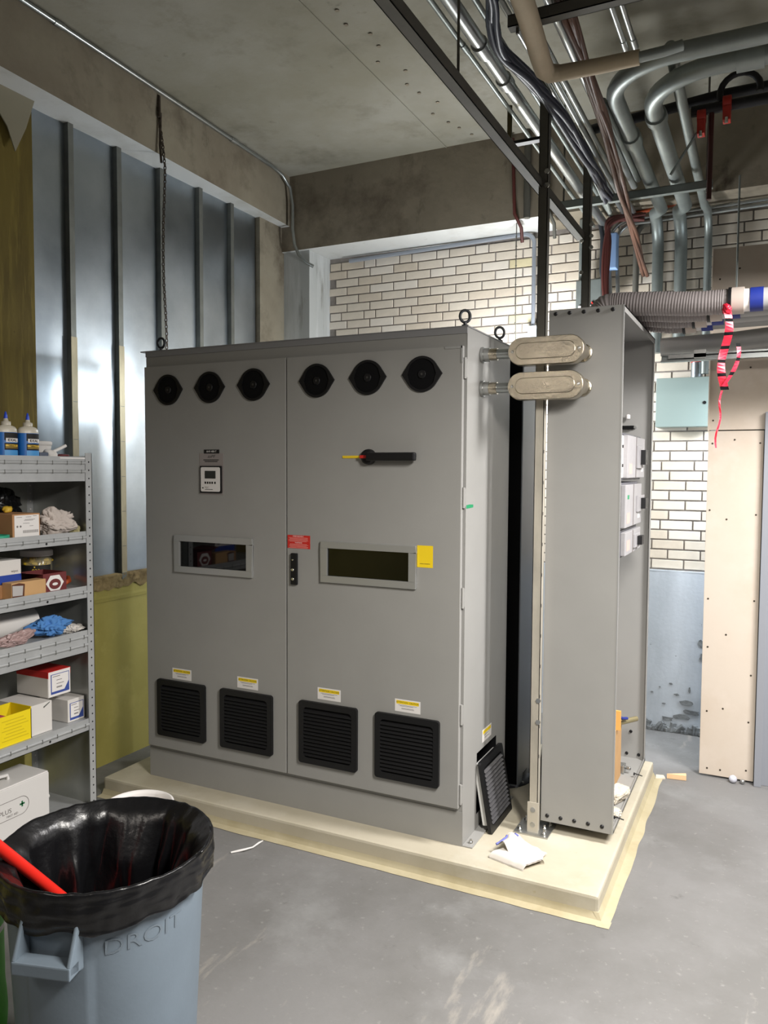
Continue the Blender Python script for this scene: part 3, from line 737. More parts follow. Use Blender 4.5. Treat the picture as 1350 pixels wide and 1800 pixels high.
def breaker(y0, y1, z0, z1, hy, hz, hw, hh, kind):
    b = MB().box(EX0+.05, .555, y0, y1, z0-.01, z1+.01).build('circuit_breaker', M_breakerdk, en, .003)
    MB().box(.555, .577, y0+.012, y1, z0, z1).build('breaker_face', M_breaker, b, .003)
    MB().box(.577, .580, y0+.012+(y1-y0)*.45, y0+.016+(y1-y0)*.45, z0, z1).build('face_seam', M_greyink, b)
    MB().box(.577, .588, hy-hw*.8, hy+hw*.8, hz-hh*.75, hz+hh*.75).build('toggle_surround', M_breaker, b, .002)
    MB().box(.588, .612, hy-hw*.15, hy+hw*.55, hz-hh*.5, hz+hh*.5).build('toggle', M_black, b, .002)
    MB().box(.5772, .5776, y0+.06, y0+.15, z0+.02, z0+.07).build('rating_label', M_pinklab, b)
    MB().box(.5772, .5776, y1-.12, y1-.05, z0+.03, z0+.05).build('rating_label', M_white, b)
    if kind == 0:
        MB().box(.535, .5575, y0-.06, y0+.012, z0+.002, z1-.004).build('terminal_cover', M_white, b, .002)
        for k in range(2): MB().lathe([(.008, 0), (.008, .004)], (.5575, y0-.02, z0+.06+k*.09), 8, axis='x').build('terminal_screw', M_black, b)
    if kind == 1:
        for k in range(3): MB().box(.45, .556, y0-.07, y0+.012, z0+.008+k*.068, z0+.06+k*.068).build('terminal_lug', M_black, b, .002)
        MB().box(.5772, .5776, y0+.07, y0+.12, z1-.07, z1-.05).build('green_label', M_green, b)
breaker(.62, 1.18, 1.738, 1.943, .99, 1.842, .12, .075, 0)
breaker(.585, 1.10, 1.500, 1.706, 1.03, 1.605, .13, .055, 1)
breaker(.60, 1.09, 1.366, 1.478, .93, 1.420, .10, .045, 2)

# strut posts and base plate
def channel(mb, p0, p1, wdt, dep, side, th=.003):
    """open U channel between two points; side = unit vector the open slot faces"""
    p0, p1, side = Vector(p0), Vector(p1), Vector(side); t = (p1-p0); L = t.length; t.normalize(); lat = t.cross(side)
    Mx = Matrix((lat, t, side)).transposed().to_4x4()
    def bx(x0, x1, z0, z1):
        c = (p0+p1)/2 + lat*(x0+x1)/2 + side*(z0+z1)/2; Mt = Mx.copy(); Mt.translation = c
        mb.obox(Mt, x1-x0, L, z1-z0)
    bx(-wdt/2, wdt/2, -dep/2, -dep/2+th); bx(-wdt/2, -wdt/2+th, -dep/2, dep/2); bx(wdt/2-th, wdt/2, -dep/2, dep/2)
    bx(-wdt/2, -wdt/2+.009, dep/2-th, dep/2); bx(wdt/2-.009, wdt/2, dep/2-th, dep/2)
    return mb
pa = thing('strut_post', 'pale strut post bolted to the pad beside the enclosure', 'strut post', (.248, .285, PAD))
channel(MB(), (.248, .285, PAD+.008), (.248, .285, 1.30), .041, .041, (-1, 0, 0)).build('channel', M_strutl, pa)
channel(MB(), (.248, .285, 1.30), (.248, .285, 2.35), .041, .041, (-1, 0, 0)).build('channel', M_strutl, pa)
channel(MB(), (.248, .285, 2.35), (.248, .285, 3.62), .041, .041, (-1, 0, 0)).build('channel', M_strut, pa)  # upper length in a darker tone than the two below
MB().box(.165, .325, .235, .395, PAD, PAD+.008).build('base_plate', M_steel, pa, .001)
MB().box(.222, .274, .259, .2635, PAD+.006, PAD+.15).build('foot_bracket', mat('foot_zinc', '#cfc9bc', .45, .5), pa, .001)
for x, y, z, ax in ((.248, .259, PAD+.045, 'y'), (.248, .259, PAD+.115, 'y')):
    MB().lathe([(.012, -.003), (.012, 0)], (x, y, z), 12, axis='y').build('bolt', M_steel, pa)
for x, y in ((.188, .26), (.188, .37), (.302, .26), (.302, .37), (.29, .315)):
    MB().lathe([(.010, 0), (.010, .008), (.006, .008), (.006, .022)], (x, y, PAD+.008), 8).build('bolt', M_bolt, pa)
mb = MB()
for k in range(11): mb.box(.2675, .2692, .270, .276, .45+k*.14, .465+k*.14)
mb.build('slot', M_hole, pa)
for z in (.62, .72, 3.03, 3.09): MB().lathe([(.012, -.007), (.012, 0)], (.265, .2645, z), 6, axis='y').build('bolt', M_bolt, pa)
pb = thing('strut_post', 'dark strut post rising from the top of the enclosure', 'strut post', (.25, 1.17, 2.5))
channel(MB(), (.25, 1.17, 2.495), (.25, 1.17, 3.62), .048, .041, (-1, 0, 0)).build('channel', M_strut, pb)
for z in (2.98, 3.04, 3.10): MB().lathe([(.012, -.007), (.012, 0)], (.28, 1.145, z), 6, axis='y').build('bolt', M_bolt, pb)
for z in (2.85, 3.02): MB().lathe([(.012, -.007), (.012, 0)], (.23, 1.145, z), 6, axis='y').build('bolt', M_bolt, pb)
tag(channel(MB(), (.222, -2.2, 3.045), (.222, 1.15, 3.045), .041, .041, (0, 0, 1)).build('strut_rail', M_strut), 'long dark strut rail running back from the ceiling edge to the posts', 'strut rail')
for x in (.222,):
    tag(MB().cyl((x, -.72, 3.06), (x, -.72, 4.04), .005, 8).build('threaded_rod', M_strut), 'thin rod hanging the long strut rail from the slab', 'rod')

# ------------------------------------------------------------------ small things on pad and floor
rag = thing('rag', 'white rag with blue stitching folded on the pad corner', 'rag', (.25, .05, PAD))
def cloth(fn, nu, nv, th=.004):
    mb_ = MB(); mb_.grid(fn, nu, nv); mb_.grid(lambda u, v: fn(u, v)-Vector((0, 0, th)), nu, nv); return mb_
def fold(u, v):
    edge = min(1, v*7, (1-v)*7)**.5
    return Vector((.140+.165*u+.065*v, -.045+.10*v-.045*u, PAD+.006+.020*edge+.003*noise.noise(Vector((u*5, v*5, 2)))))
cloth(fold, 26, 20, .005).build('folded_layer', M_cloth_w, rag)
def fold2(u, v):
    x = .150+.175*u+.05*v+.012*math.sin(v*5); y = .015+.115*v-.05*u
    h = .030+.042*math.exp(-((u-.22)/.16)**2)*(.5+.5*v)+.020*math.sin(u*9+v*2.2)*(1-u)+.010*noise.noise(Vector((u*6, v*6, 9)))
    return Vector((x, y, PAD+max(.008, h*(1-.45*u))))
cloth(fold2, 34, 26, .004).build('raised_fold', M_cloth_w, rag)
mb = MB().tube([fold2(.02, v/10)+Vector((0, 0, .003)) for v in range(6)], .006, 6); mb.tube([fold2(.18+.012*v, .80+v*.02)+Vector((0, 0, .003)) for v in range(6)], .005, 6)
mb.build('blue_stitching', mat('blue_stitch', '#6a6fb0', .9), rag)
tag(crumple((.555, .70, EZ0+.006), (.10, .20, .09), 3, .16).build('crumpled_paper', M_paper), 'crumpled cream paper lying inside the enclosure bottom', 'paper')
tag(crumple((.570, .52, EZ0+.006), (.08, .12, .03), 5, .3).build('paper_scrap', M_paper), 'small torn paper scrap at the enclosure sill', 'paper')
bk = thing('carton', 'tan carton standing inside the breaker enclosure', 'box', (.5, .85, EZ0))
MB().box(.36, .515, .80, 1.02, EZ0+.006, EZ0+.30).build('carton_body', M_tan, bk, .002)
MB().box(.36, .535, .86, .875, EZ0+.30, EZ0+.40).build('flap', mat('orange_flap', '#e0a95a', .8), bk)
tag(MB().cyl((.42, .80, EZ0+.313), (.578, 1.10, EZ0+.300), .014, 10).build('copper_bar', mat('tarnished_bar', '#a59a76', .4, .6)), 'tarnished metal bar lying across the carton in the enclosure', 'bar')
tag(MB().tube([(.515, .90, EZ0+.36), (.53, .94, EZ0+.34), (.545, 1.0, EZ0+.325)], .008, 8).build('blue_strap', M_bluetape), 'short dark blue strap draped on the carton flap', 'strap')
tag(MB().box(.48, .53, 1.04, 1.10, EZ0+.007, EZ0+.05).cyl((.53, 1.07, EZ0+.035), (.56, 1.06, EZ0+.035), .010, 8).build('metal_clamp', M_steel, None, .004), 'small metal clamp lying on the enclosure floor', 'clamp')
tag(MB().prism([(.70, 1.475, .001), (.805, 1.49, .001), (.80, 1.53, .001)], (0, 0, .03)).build('wood_wedge', M_wood, None, .002), 'pale wooden wedge lying on the floor by the pad', 'wedge')
tag(MB().prism([(.645, 1.43, .001), (.695, 1.46, .001), (.68, 1.50, .001), (.64, 1.49, .001)], (0, 0, .008)).build('wood_chip', M_paper), 'pale chip on the floor at the pad end', 'chip')
def ball(c, r):
    return MB().lathe([(max(1e-4, r*math.sin(PI*k/12)), -r*math.cos(PI*k/12)) for k in range(13)], c, 20)
tag(ball((1.045, 1.585, .022), .022).build('ball', mat('grey_ball', '#c5c6d0', .4)), 'small pale round ball at the foot of the drywall', 'ball')
tag(ball((1.095, 1.59, .014), .014).build('foil_pellet', M_steel), 'smaller grey pellet beside the pale ball', 'pellet')
tag(MB().tube([(-.995, -.37, .004), (-.97, -.345, .006), (-.945, -.33, .012), (-.93, -.29, .008), (-.925, -.25, .012), (-.93, -.21, .004)], [.004, .006, .005, .004, .005, .003], 6).build('plastic_strip', M_white), 'white plastic strip lying on the floor before the cabinet', 'strip')
lf = thing('leaning_frame', 'grey box frame leaning behind the strut post', 'frame', (.17, .75, PAD), local=True)
lf.matrix_world = Matrix.Translation((.205, .62, PAD)) @ Matrix.Rotation(.07, 4, 'Y')
MB().box(-.02, .03, -.02, .22, .0, .50).build('frame_body', mat('leaning_grey', '#7c7e80', .5), lf, .004)
MB().box(-.03, -.02, -.02, .22, .01, .47).build('dark_face', M_blackm, lf)
MB().box(-.01, .012, -.015, .02, .50, .545).build('white_clip', M_white, lf, .003)

# ------------------------------------------------------------------ left wall: conduit and chain
cx = lambda y: -2.12-(.115/2.6)*(y+.6)
pts = [(cx(y)+.02, y, 4.018) for y in (-6, -3, 0, 1.0, 1.75)]
pts += [(cx(1.9)+.025, 1.88, 4.0), (-2.19, 1.965, 3.93), (-2.18, 1.985, 3.80), (-2.18, 1.985, 3.62), (-2.165, 1.99, 3.50), (-2.13, 1.995, 3.42), (-2.07, 2.02, 3.36), (-2.03, 2.05, 3.335)]
lc = thing('ceiling_conduit', 'steel conduit running along the left beam and bending down the corner', 'conduit', (-2.15, 0, 4.0))
MB().tube(pts, .013, 10).build('pipe', M_emt, lc)
for y in (-.28, 1.25): MB().cyl((cx(y)+.02, y-.03, 4.018), (cx(y)+.02, y+.03, 4.018), .017, 10).build('coupling', M_emt, lc)
ch = thing('hanging_chain', 'rusty link chain hanging from the left beam', 'chain', (-2.15, .49, 4.0))
lk_pts = [(.007*math.cos(a), 0, .013*math.sin(a)) for a in [2*PI*k/12 for k in range(12)]]
lkm = MB().tube(lk_pts, .0032, 6, close=True).mesh('chain_link', M_chain)
for k in range(72):
    l = bpy.data.objects.new('chain_link', lkm); COL.objects.link(l); l.parent = ch
    l.location = (.045*min(1, k/18)-.02+.002*random.random(), .012*math.sin(k*.11), -.06-k*.0205); l.rotation_euler = (0, 0, (PI/2)*(k % 2)+.2)
mb = MB().tube([(-2.165, .50, 4.0), (-2.16, .495, 3.93), (-2.155, .49, 3.87)], .010, 8).tube([(-2.158, .505, 3.9), (-2.15, .49, 3.7), (-2.14, .488, 3.6)], .008, 6)
mb.build('hook', M_chain, ch)
wc = thing('wire_tangle', 'loose black wires poking out beside the cabinet left edge', 'wires', (-1.86, .2, 1.9))
MB().box(-1.856, -1.822, .12, .26, 1.93, 2.06).build('terminal_block', M_black, wc, .003)
for k in range(4):
    z = 1.96+k*.03; MB().tube([(-1.84, .14, z), (-1.875, .12, z+.05-.03*k), (-1.90+.01*k, .13, z+.02-.03*k), (-1.88, .15, z-.05), (-1.845, .16, z-.09)], .003, 6).build('wire', M_black, wc)

# ------------------------------------------------------------------ overhead pipes
def pipe(name, label, cat, pts, r, mm, coup=(), group=None, seg=14):
    if name == 'steel_conduit': group = group or 'steel conduits under the slab'
    t = thing(name, label, cat, pts[0], group)
    MB().tube(pts, r, seg).build('pipe', mm, t)
    for a, b in coup: MB().cyl(a, b, r*1.25, seg).build('coupling', mm, t)
    return t
ZP = 3.40
X_, Y_, Z_ = Vector((1, 0, 0)), Vector((0, 1, 0)), Vector((0, 0, 1))
pipe('steel_conduit', 'fat bright steel conduit leftmost under the slab', 'conduit', [(.14, -2.4, ZP), (.145, .34, ZP), (.15, 2.2, ZP)], .027, M_emt, [((.142, -.30, ZP), (.142, -.22, ZP)), ((.143, .0, ZP), (.143, .06, ZP))])
pipe('steel_conduit', 'thin steel conduit left of the fat bright conduit', 'conduit', [(.075, -2.4, ZP+.01), (.075, 2.2, ZP+.01)], .010, M_emtd, [((.075, -.30, ZP+.01), (.075, -.24, ZP+.01))])
pipe('steel_conduit', 'thin steel conduit just right of the fat bright conduit', 'conduit', [(.205, -2.4, ZP+.03), (.205, 2.2, ZP+.03)], .011, M_emtd)
for k, (x, r) in enumerate(((.285, .012), (.318, .013), (.35, .013))):
    pipe('steel_conduit', ('first', 'second', 'third')[k]+' slim conduit from the left above the navy cables', 'conduit', [(x, -2.4, ZP+.03), (x, 2.2, ZP+.03)], r, M_emt)
pipe('steel_conduit', 'steel conduit between the beige elbow and the brown cables', 'conduit', [(.455, -2.4, ZP+.03), (.425, 1.6, ZP+.03)], .021, M_emt)
for k, x in enumerate((.632, .668)):
    pipe('steel_conduit', ('left', 'right')[k]+' of two short slim conduits near the top edge', 'conduit', [(x, -2.4, ZP+.02), (x, .02, ZP+.02)], .010, M_emt, [((x, -.04, ZP+.02), (x, .03, ZP+.02))])
# two large conduits with sweeping elbows, running back, then down the wall
def sweep(xr, ye, xdown, xe=2.4):
    p = [(xe, ye-.02, ZP), (xr+.55, ye, ZP)]
    p += [tuple(v) for v in arc((xr, ye, ZP), X_, Y_, .30, 10)]
    p += [(xr, 1.2, ZP), (xr, 2.0, ZP)]
    p += [tuple(v) for v in arc((xr+(xdown-xr), 2.27, ZP), -Y_, -Z_, .2, 8)]
    p += [(xdown, 2.27, 2.0 if xdown > .7 else 2.55)]
    return p
pipe('large_conduit', 'large conduit sweeping in from the right, left of the two big elbows', 'conduit', sweep(.53, .10, .48), .036, M_emtd, [((.53, .80, ZP), (.53, .90, ZP))], 'large swept conduits')
pipe('large_conduit', 'large conduit sweeping in from the right, right of the two big elbows', 'conduit', sweep(.668, .26, .622), .039, M_emtd, [((.668, .62, ZP), (.668, .68, ZP)), ((1.02, .26, ZP), (1.12, .26, ZP))], 'large swept conduits')
pipe('medium_conduit', 'medium conduit tucked beside the left large elbow', 'conduit', [(.474, .4, ZP+.005), (.474, 1.42, ZP)], .017, M_emtd)
p = [(.775, .2, ZP+.08), (.775, .5, ZP+.06), (.775, 2.05, ZP)] + [tuple(v) for v in arc((.785, 2.27, ZP), -Y_, -Z_, .16, 8)] + [(.785, 2.27, 2.4)]
pipe('medium_conduit', 'narrow conduit dropping down the brick wall next to the drywall', 'conduit', p, .024, M_emtd)
pipe('medium_conduit', 'pale conduit curving across the top right corner', 'conduit', [(.82, -.5, 3.62), (.81, -.1, 3.60), (.82, .0, 3.6), (.86, .06, 3.6), (.95, .04, 3.6), (1.1, -.06, 3.62), (1.4, -.3, 3.66)], .014, M_pvc)
# beige insulated pipe
tag(MB().tube([(.46, -1.3, 3.28), (.443, -.82, 3.28), (.424, -.63, 3.28), (.404, -.45, 3.28), (.388, -.32, 3.28), (.380, -.235, 3.28), (.392, -.195, 3.28), (.43, -.182, 3.28), (.56, -.172, 3.28), (.715, -.17, 3.28)], [.036]*5+[.037, .034, .029, .028, .027], 14).build('insulated_pipe', M_insul), 'beige insulated pipe with a sharp elbow at the top', 'pipe')
tag(MB().tube([(.71, -.17, 3.28), (.80, -.165, 3.285), (.86, -.15, 3.30)], .019, 12).build('bare_pipe_end', M_emtd), 'short bare grey pipe emerging from the beige insulation', 'pipe')
# trapeze struts with rods
def trapeze(name, label, y, x0, x1, z, mm):
    t = thing(name, label, 'strut', (x0, y, z)); channel(MB(), (x0, y, z), (x1, y, z), .041, .041, (0, 0, 1)).build('channel', mm, t)
    for x in (x0+.03, x1-.03): MB().cyl((x, y, z-.04), (x, y, 4.04), .0055, 8).build('threaded_rod', M_strut, t)
    return t
trapeze('trapeze_strut', 'front trapeze strut crossing above the beige elbow', -.467, .315, .98, 3.345, M_strut)
trapeze('trapeze_strut', 'rear trapeze strut under the big swept conduits', 1.45, .02, .86, 3.325, M_emtd)
cl = thing('clamp_frame', 'dark yellowish strap frame clamping the fat conduit end', 'clamp', (.13, .36, 3.3))
MB().tube([(.06, .36, 3.45), (.06, .36, 3.30), (.075, .355, 3.275)], .012, 8).build('strap', mat('strap_brass', '#5b5433', .5, .4), cl)
MB().box(.06, .24, .34, .38, 3.268, 3.282).build('bar', M_blackpipe, cl, .002)
# cable bundles
def bundle(name, label, path, n_, spread, r, mm, seed):
    t = thing(name, label, 'cables', path[0]); rnd = random.Random(seed)
    for k in range(n_):
        ph = rnd.random()*6; off = [(rnd.uniform(-spread, spread), rnd.uniform(-spread, spread)) for _ in path]
        P = [Vector((p[0]+o[0], p[1], p[2]+o[1])) for p, o in zip(path, off)]
        Q = []
        for i in range(len(P)-1):
            p0, p1, p2, p3 = P[max(i-1, 0)], P[i], P[i+1], P[min(i+2, len(P)-1)]
            for s_ in range(6):
                u = s_/6; Q.append(.5*((2*p1)+(p2-p0)*u+(2*p0-5*p1+4*p2-p3)*u*u+(3*p1-p0-3*p2+p3)*u**3))
        Q.append(P[-1]); MB().tube(Q, r*rnd.uniform(.8, 1.15), 8).build('cable', mm, t)
    return t
bundle('navy_cables', 'sagging bundle of navy cables crossing beside the posts', [(.36, -1.1, 3.34), (.325, -.70, 3.34), (.265, -.50, 3.33), (.245, -.33, 3.33), (.285, -.08, 3.33), (.318, .27, 3.33), (.325, .7, 3.32), (.33, 1.05, 3.30), (.33, 1.32, 3.28)], 8, .018, .012, M_navy, 2)
bundle('brown_cables', 'bundle of brown cables sagging down to the back wall', [(.52, -1.2, 3.42), (.495, -.4, 3.40), (.475, .1, 3.365), (.46, .55, 3.335), (.43, 1.2, 3.27), (.40, 1.8, 3.22), (.42, 2.15, 3.05)], 7, .018, .011, M_copper, 5)
bundle('grey_cables', 'pair of grey cables looping under the rear strut', [(.30, .7, 3.36), (.29, 1.2, 3.33), (.28, 1.6, 3.30)], 3, .02, .011, M_emtd, 9)
bundle('dark_red_cables', 'dark red cables dropping behind the rear post', [(.40, 2.1, 3.40), (.22, 2.05, 3.38), (.19, 2.05, 3.25), (.19, 2.05, 3.0), (.20, 2.05, 2.75)], 5, .02, .014, M_rust, 11)
pipe('black_pipe', 'black iron pipe crossing behind the large elbows', 'pipe', [(.20, 1.15, 3.60), (.9, 1.15, 3.66), (1.9, 1.15, 3.66)], .026, M_blackpipe)
pipe('black_pipe', 'lower black iron pipe with red clamps at right', 'pipe', [(.78, 1.05, 3.56), (1.9, 1.05, 3.56)], .026, M_blackpipe)
pipe('drop_pipe', 'dark red vertical pipe below the red clamps', 'pipe', [(.875, 1.05, 3.55), (.872, 1.05, 3.12)], .012, M_darkred)
tag(MB().tube([(1.0+.09*math.cos(a), 1.05, 3.62+.085*math.sin(a)) for a in [k*PI/10-.2 for k in range(13)]], .016, 8).build('hose_loop', M_blackpipe), 'black hose loop between the red clamps', 'hose')
for k, (x, z) in enumerate(((.83, 3.50), (.945, 3.545))):
    t = thing('red_clamp', ('left', 'right')[k]+' red clamp on the lower black pipe', 'clamp', (x, 1.03, z), 'red clamps')
    MB().lathe([(.034, -.02), (.034, .02)], (x, 1.03, z+.02), 12, axis='x').box(x-.018, x+.018, 1.0, 1.06, z-.07, z+.0).build('jaw', M_redclamp, t, .004)
    MB().cyl((x, 1.0, z-.06), (x, 1.0, z-.085), .008, 8).build('bolt', M_bolt, t)
tag(MB().cyl((.82, 1.03, 3.46), (.69, 1.03, 3.26), .007, 8).build('brace_rod', M_emtd), 'thin diagonal brace rod below the left red clamp', 'rod')
# run along the back wall
for k, z in enumerate((3.43, 3.40)):
    p = [(1.9, 2.22, z+.03), (.5, 2.22, z)] + [tuple(v) for v in arc((.17+.05*k, 2.22, z), X_, -Z_, .14-.03*k, 8)] + [(.17+.05*k+.02, 2.22, 2.9)]
    pipe('wall_conduit', ('upper', 'lower')[k]+' pale conduit running over the back wall and bending down', 'conduit', p, .013, M_emt)
tag(MB().cyl((.20, 2.18, 3.44), (.78, 2.18, 3.49), .012, 8).build('orange_rod', M_orange), 'rusty orange rod lying on the back wall conduits', 'rod')
pipe('dark_conduit', 'dark conduit dropping down the brick beside the bent pale pair', 'conduit', [tuple(v) for v in arc((.345, 2.25, 3.40), X_, -Z_, .08, 6)]+[(.345, 2.25, 2.6)], .02, M_strut)
pipe('soffit_conduit', 'bluish conduit along the top of the brick wall with a drop', 'conduit', [(-1.87, 2.335, 3.425), (-.50, 2.335, 3.455)] + [tuple(v) for v in arc((-.37, 2.335, 3.455), -X_, -Z_, .07, 6)] + [(-.37, 2.335, 2.80)], .015, mat('blue_grey_conduit', '#9aa0aa', .4, .4))
jb = MB().box(-.40, -.33, 2.30, 2.37, 2.70, 2.80).build('junction_box', mat('pale_box', '#c6d3d8', .5), None, .004); tag(jb, 'small pale junction box on the brick behind the cabinet', 'box')
pc = thing('pull_cord', 'thin knotted cord hanging in front of the brick', 'cord', (-.44, 2.1, 3.4))
MB().tube([(-.43, 2.1, 3.48), (-.432, 2.1, 3.0), (-.425, 2.1, 2.62)], .0035, 6).build('cord', M_strut, pc)
mb = MB()
for k in range(12): mb.lathe([(.003, -.006), (.007, 0), (.003, .006)], (-.431, 2.1, 2.66+k*.065), 8)
mb.build('knot', M_strut, pc)
for k, (x, mm) in enumerate(((-.415, M_rust), (-.33, M_strut), (-.19, M_strut))):
    tag(MB().tube([(x-.02, 2.0, 4.0), (x, 2.0, 3.5), (x+.03, 2.06, 3.42), (x+.02, 2.12, 3.34)] if k != 1 else [(x, 2.0, 4.0), (x, 2.0, 3.46)], .012+.012*(k == 1), 8).build('drop_cable', mm), ('rust coloured', 'thick dark', 'thin dark')[k]+' cable hanging down the back beam left of the posts', 'cable')
# box and wires hanging between the posts
jb = thing('hanging_box', 'grey junction box with loose wires hanging between the posts', 'box', (.10, 2.2, 2.8))
MB().box(-.03, .14, 2.16, 2.26, 2.86, 3.05).build('box', M_emtd, jb, .006)
MB().box(-.01, .10, 2.15, 2.17, 2.82, 2.88).build('cover', M_white, jb, .004)
MB().cyl((.01, 2.21, 3.05), (.01, 2.21, 3.46), .034, 14).build('riser', M_emtd, jb)
for k, mm in enumerate((M_black, M_black, M_redplastic)):
    MB().tube([(.08, 2.16, 2.90), (.14, 2.14, 2.84-.02*k), (.09, 2.13, 2.79), (.04+.02*k, 2.13, 2.77-.02*k)], .008, 6).build('wire', mm, jb)
pipe('flexible_whip', 'dark flexible whip dropping between the posts', 'conduit', [(.13, 2.1, 3.44), (.15, 2.12, 3.3), (.14, 2.15, 3.1), (.17, 2.15, 2.95)], .016, M_charcoal)
bc = MB().box(.17, .24, 2.12, 2.20, 3.10, 3.33).build('blue_box', mat('pale_blue', '#7f9cc4', .7), None, .006); tag(bc, 'pale blue box hung behind the rear post', 'box')  # plain pale blue box behind the post
tag(crumple((.37, 1.35, 2.56), (.16, .12, .13), 8, .5, sub=4).build('plastic_wrap', M_paleplastic), 'crumpled clear plastic wrap above the enclosure', 'plastic')
tag(MB().lathe([(.036, 0), (.038, .004), (.038, .026), (.036, .03)], (.48, 2.27, 2.74), 18).lathe([(.038, 0), (.039, .004), (.039, .02)], (.48, 2.27, 2.77), 18, 1).build('tape_band', [M_gold, M_greencross]), 'yellow and green tape band round the left wall conduit', 'tape')

# ------------------------------------------------------------------ flexible conduits into the enclosure top
def flex(k, y, xe, label):
    t = thing('flexible_conduit', label, 'conduit', (.5, y, 2.5), 'grey flexible conduits on the enclosure')
    R_ = .058; L_ = xe-.46
    path = [(.385, y, 2.49), (.39, y, 2.53), (.41, y, 2.57), (.46, y, 2.592), (.46+L_*.35, y, 2.582), (.46+L_*.7, y, 2.565), (xe-.03, y, 2.562), (xe, y, 2.562)]
    P = [Vector(p) for p in path]; Q = []
    for i in range(len(P)-1):
        p0, p1, p2, p3 = P[max(i-1, 0)], P[i], P[i+1], P[min(i+2, len(P)-1)]
        ns = max(6, int((p2-p1).length/.0032))
        for s_ in range(ns):
            u = s_/ns; Q.append(.5*((2*p1)+(p2-p0)*u+(2*p0-5*p1+4*p2-p3)*u*u+(3*p1-p0-3*p2+p3)*u**3))
    Q.append(P[-1])
    MB().tube(Q, [R_*(.965 if i % 4 < 2 else 1) for i in range(len(Q))], 18).build('corrugated_hose', M_flex, t)
    MB().cyl((xe-.012, y, 2.562), (xe+.002, y, 2.562), .064, 20).build('collar', M_black, t)
    MB().cyl((xe+.002, y, 2.562), (xe+.055, y, 2.562), .062, 20).build('coupling', M_beigepvc, t)
    MB().cyl((xe+.055, y, 2.562), (xe+.080, y, 2.562), .052, 20).build('white_sleeve', M_white, t)
    MB().cyl((xe+.080, y, 2.562), (xe+.135, y, 2.562), .055, 20).build('blue_tape', M_bluetape, t)
    MB().cyl((xe+.13, y, 2.562), (2.4, y, 2.57), .050, 20).build('rigid_pipe', M_pvc, t)
for k, (y, xe, nm) in enumerate(((.80, 1.00, 'nearest'), (.95, .90, 'second nearest'), (1.10, .82, 'third nearest'), (1.25, .76, 'farthest'))):
    flex(k, y, xe, nm+' grey flexible conduit leaving the enclosure top')
for k, (y, z) in enumerate(((1.41, 2.47), (1.53, 2.45))):
    tag(MB().tube([(.62, y, z-.01), (1.0, y, z), (1.3, y-.02, z+.02), (1.9, y-.1, z-.02)], .05, 18).build('grey_pipe', M_pvc), ('nearer', 'farther')[k]+' large grey pipe passing behind the enclosure', 'pipe')
tag(channel(MB(), (.63, 1.335, 2.385), (2.4, 1.335, 2.385), .041, .041, (0, -1, 0)).build('support_strut', M_emt), 'horizontal strut under the grey pipes by the drywall', 'strut')
tag(MB().box(.67, .86, 1.306, 1.312, 2.38, 2.40).box(.80, .86, 1.306, 1.312, 2.375, 2.42).build('strut_fitting', M_bolt), 'bright flat fitting bolted to the horizontal strut', 'bracket')
tag(MB().cyl((1.0, 1.3, 2.62), (1.0, 1.3, 3.3), .005, 8).build('threaded_rod', M_emtd), 'thin rod hanging in front of the upper drywall', 'rod')
# red flagging tape
tp = thing('flagging_tape', 'red and black flagging tape dangling from the flexible conduits', 'tape', (.955, .55, 2.5))
def ribbon(path, wd):
    mb_ = MB(); L_ = []
    for i, (p, a) in enumerate(path):
        d = Vector((math.cos(a), math.sin(a), 0))*wd/2; L_.append((Vector(p)-d, Vector(p)+d))
    for i in range(len(L_)-1):
        a, b = L_[i]; c_, d_ = L_[i+1]; off = Vector((0, .0008, 0))
        mb_.add([a, b, d_, c_, a+off, b+off, d_+off, c_+off], [(0, 1, 2, 3), (7, 6, 5, 4), (0, 4, 5, 1), (3, 2, 6, 7), (0, 3, 7, 4), (1, 5, 6, 2)], 1 if i % 4 == 3 else 0, False)
    return mb_
TY = .735
path = [((.985+.014*math.sin(i*.28)-.004*i/24, TY, 2.520-.0155*i), .2+.35*math.sin(i*.5)) for i in range(25)]
ribbon(path, .036).build('long_tail', [M_tape, M_blackm], tp)
path = [((.975-.020*i/12-.006*math.sin(i*.8), TY, 2.145-.022*i), .2+.5*math.sin(i*1.2)) for i in range(13)]
ribbon(path, .009).build('thin_tail', [M_tape, M_tape], tp)
path = [((.980+.062*math.sin(i/12*2.0), TY-.002, 2.165+.016*i), .6+.2*math.sin(i)) for i in range(13)]
ribbon(path, .020).build('short_tail', [M_tape, M_blackm], tp)
crumple((.985, TY, 2.495), (.055, .03, .05), 31, .4, sub=4).build('knot', M_tape, tp)
# steel box on the brick wall, with pipe stub
gbx = thing('steel_box', 'grey-green steel box mounted on the brick beside the drywall', 'box', (.65, 2.33, 2.05))
MB().box(.49, .87, 2.26, 2.376, 2.062, 2.382).build('housing', M_gbox, gbx, .003)
MB().lathe([(.011, -.003), (.011, 0)], (.79, 2.26, 2.215), 12, axis='y').build('knockout', M_black, gbx)
pst = thing('pipe_stub', 'shiny galvanised pipe entering the steel box top', 'pipe', (.735, 2.3, 2.4))
MB().cyl((.735, 2.30, 2.382), (.735, 2.30, 2.60), .036, 18).build('stub', M_galv, pst)
MB().cyl((.735, 2.30, 2.478), (.735, 2.30, 2.490), .038, 18).build('red_band', M_redplastic, pst)

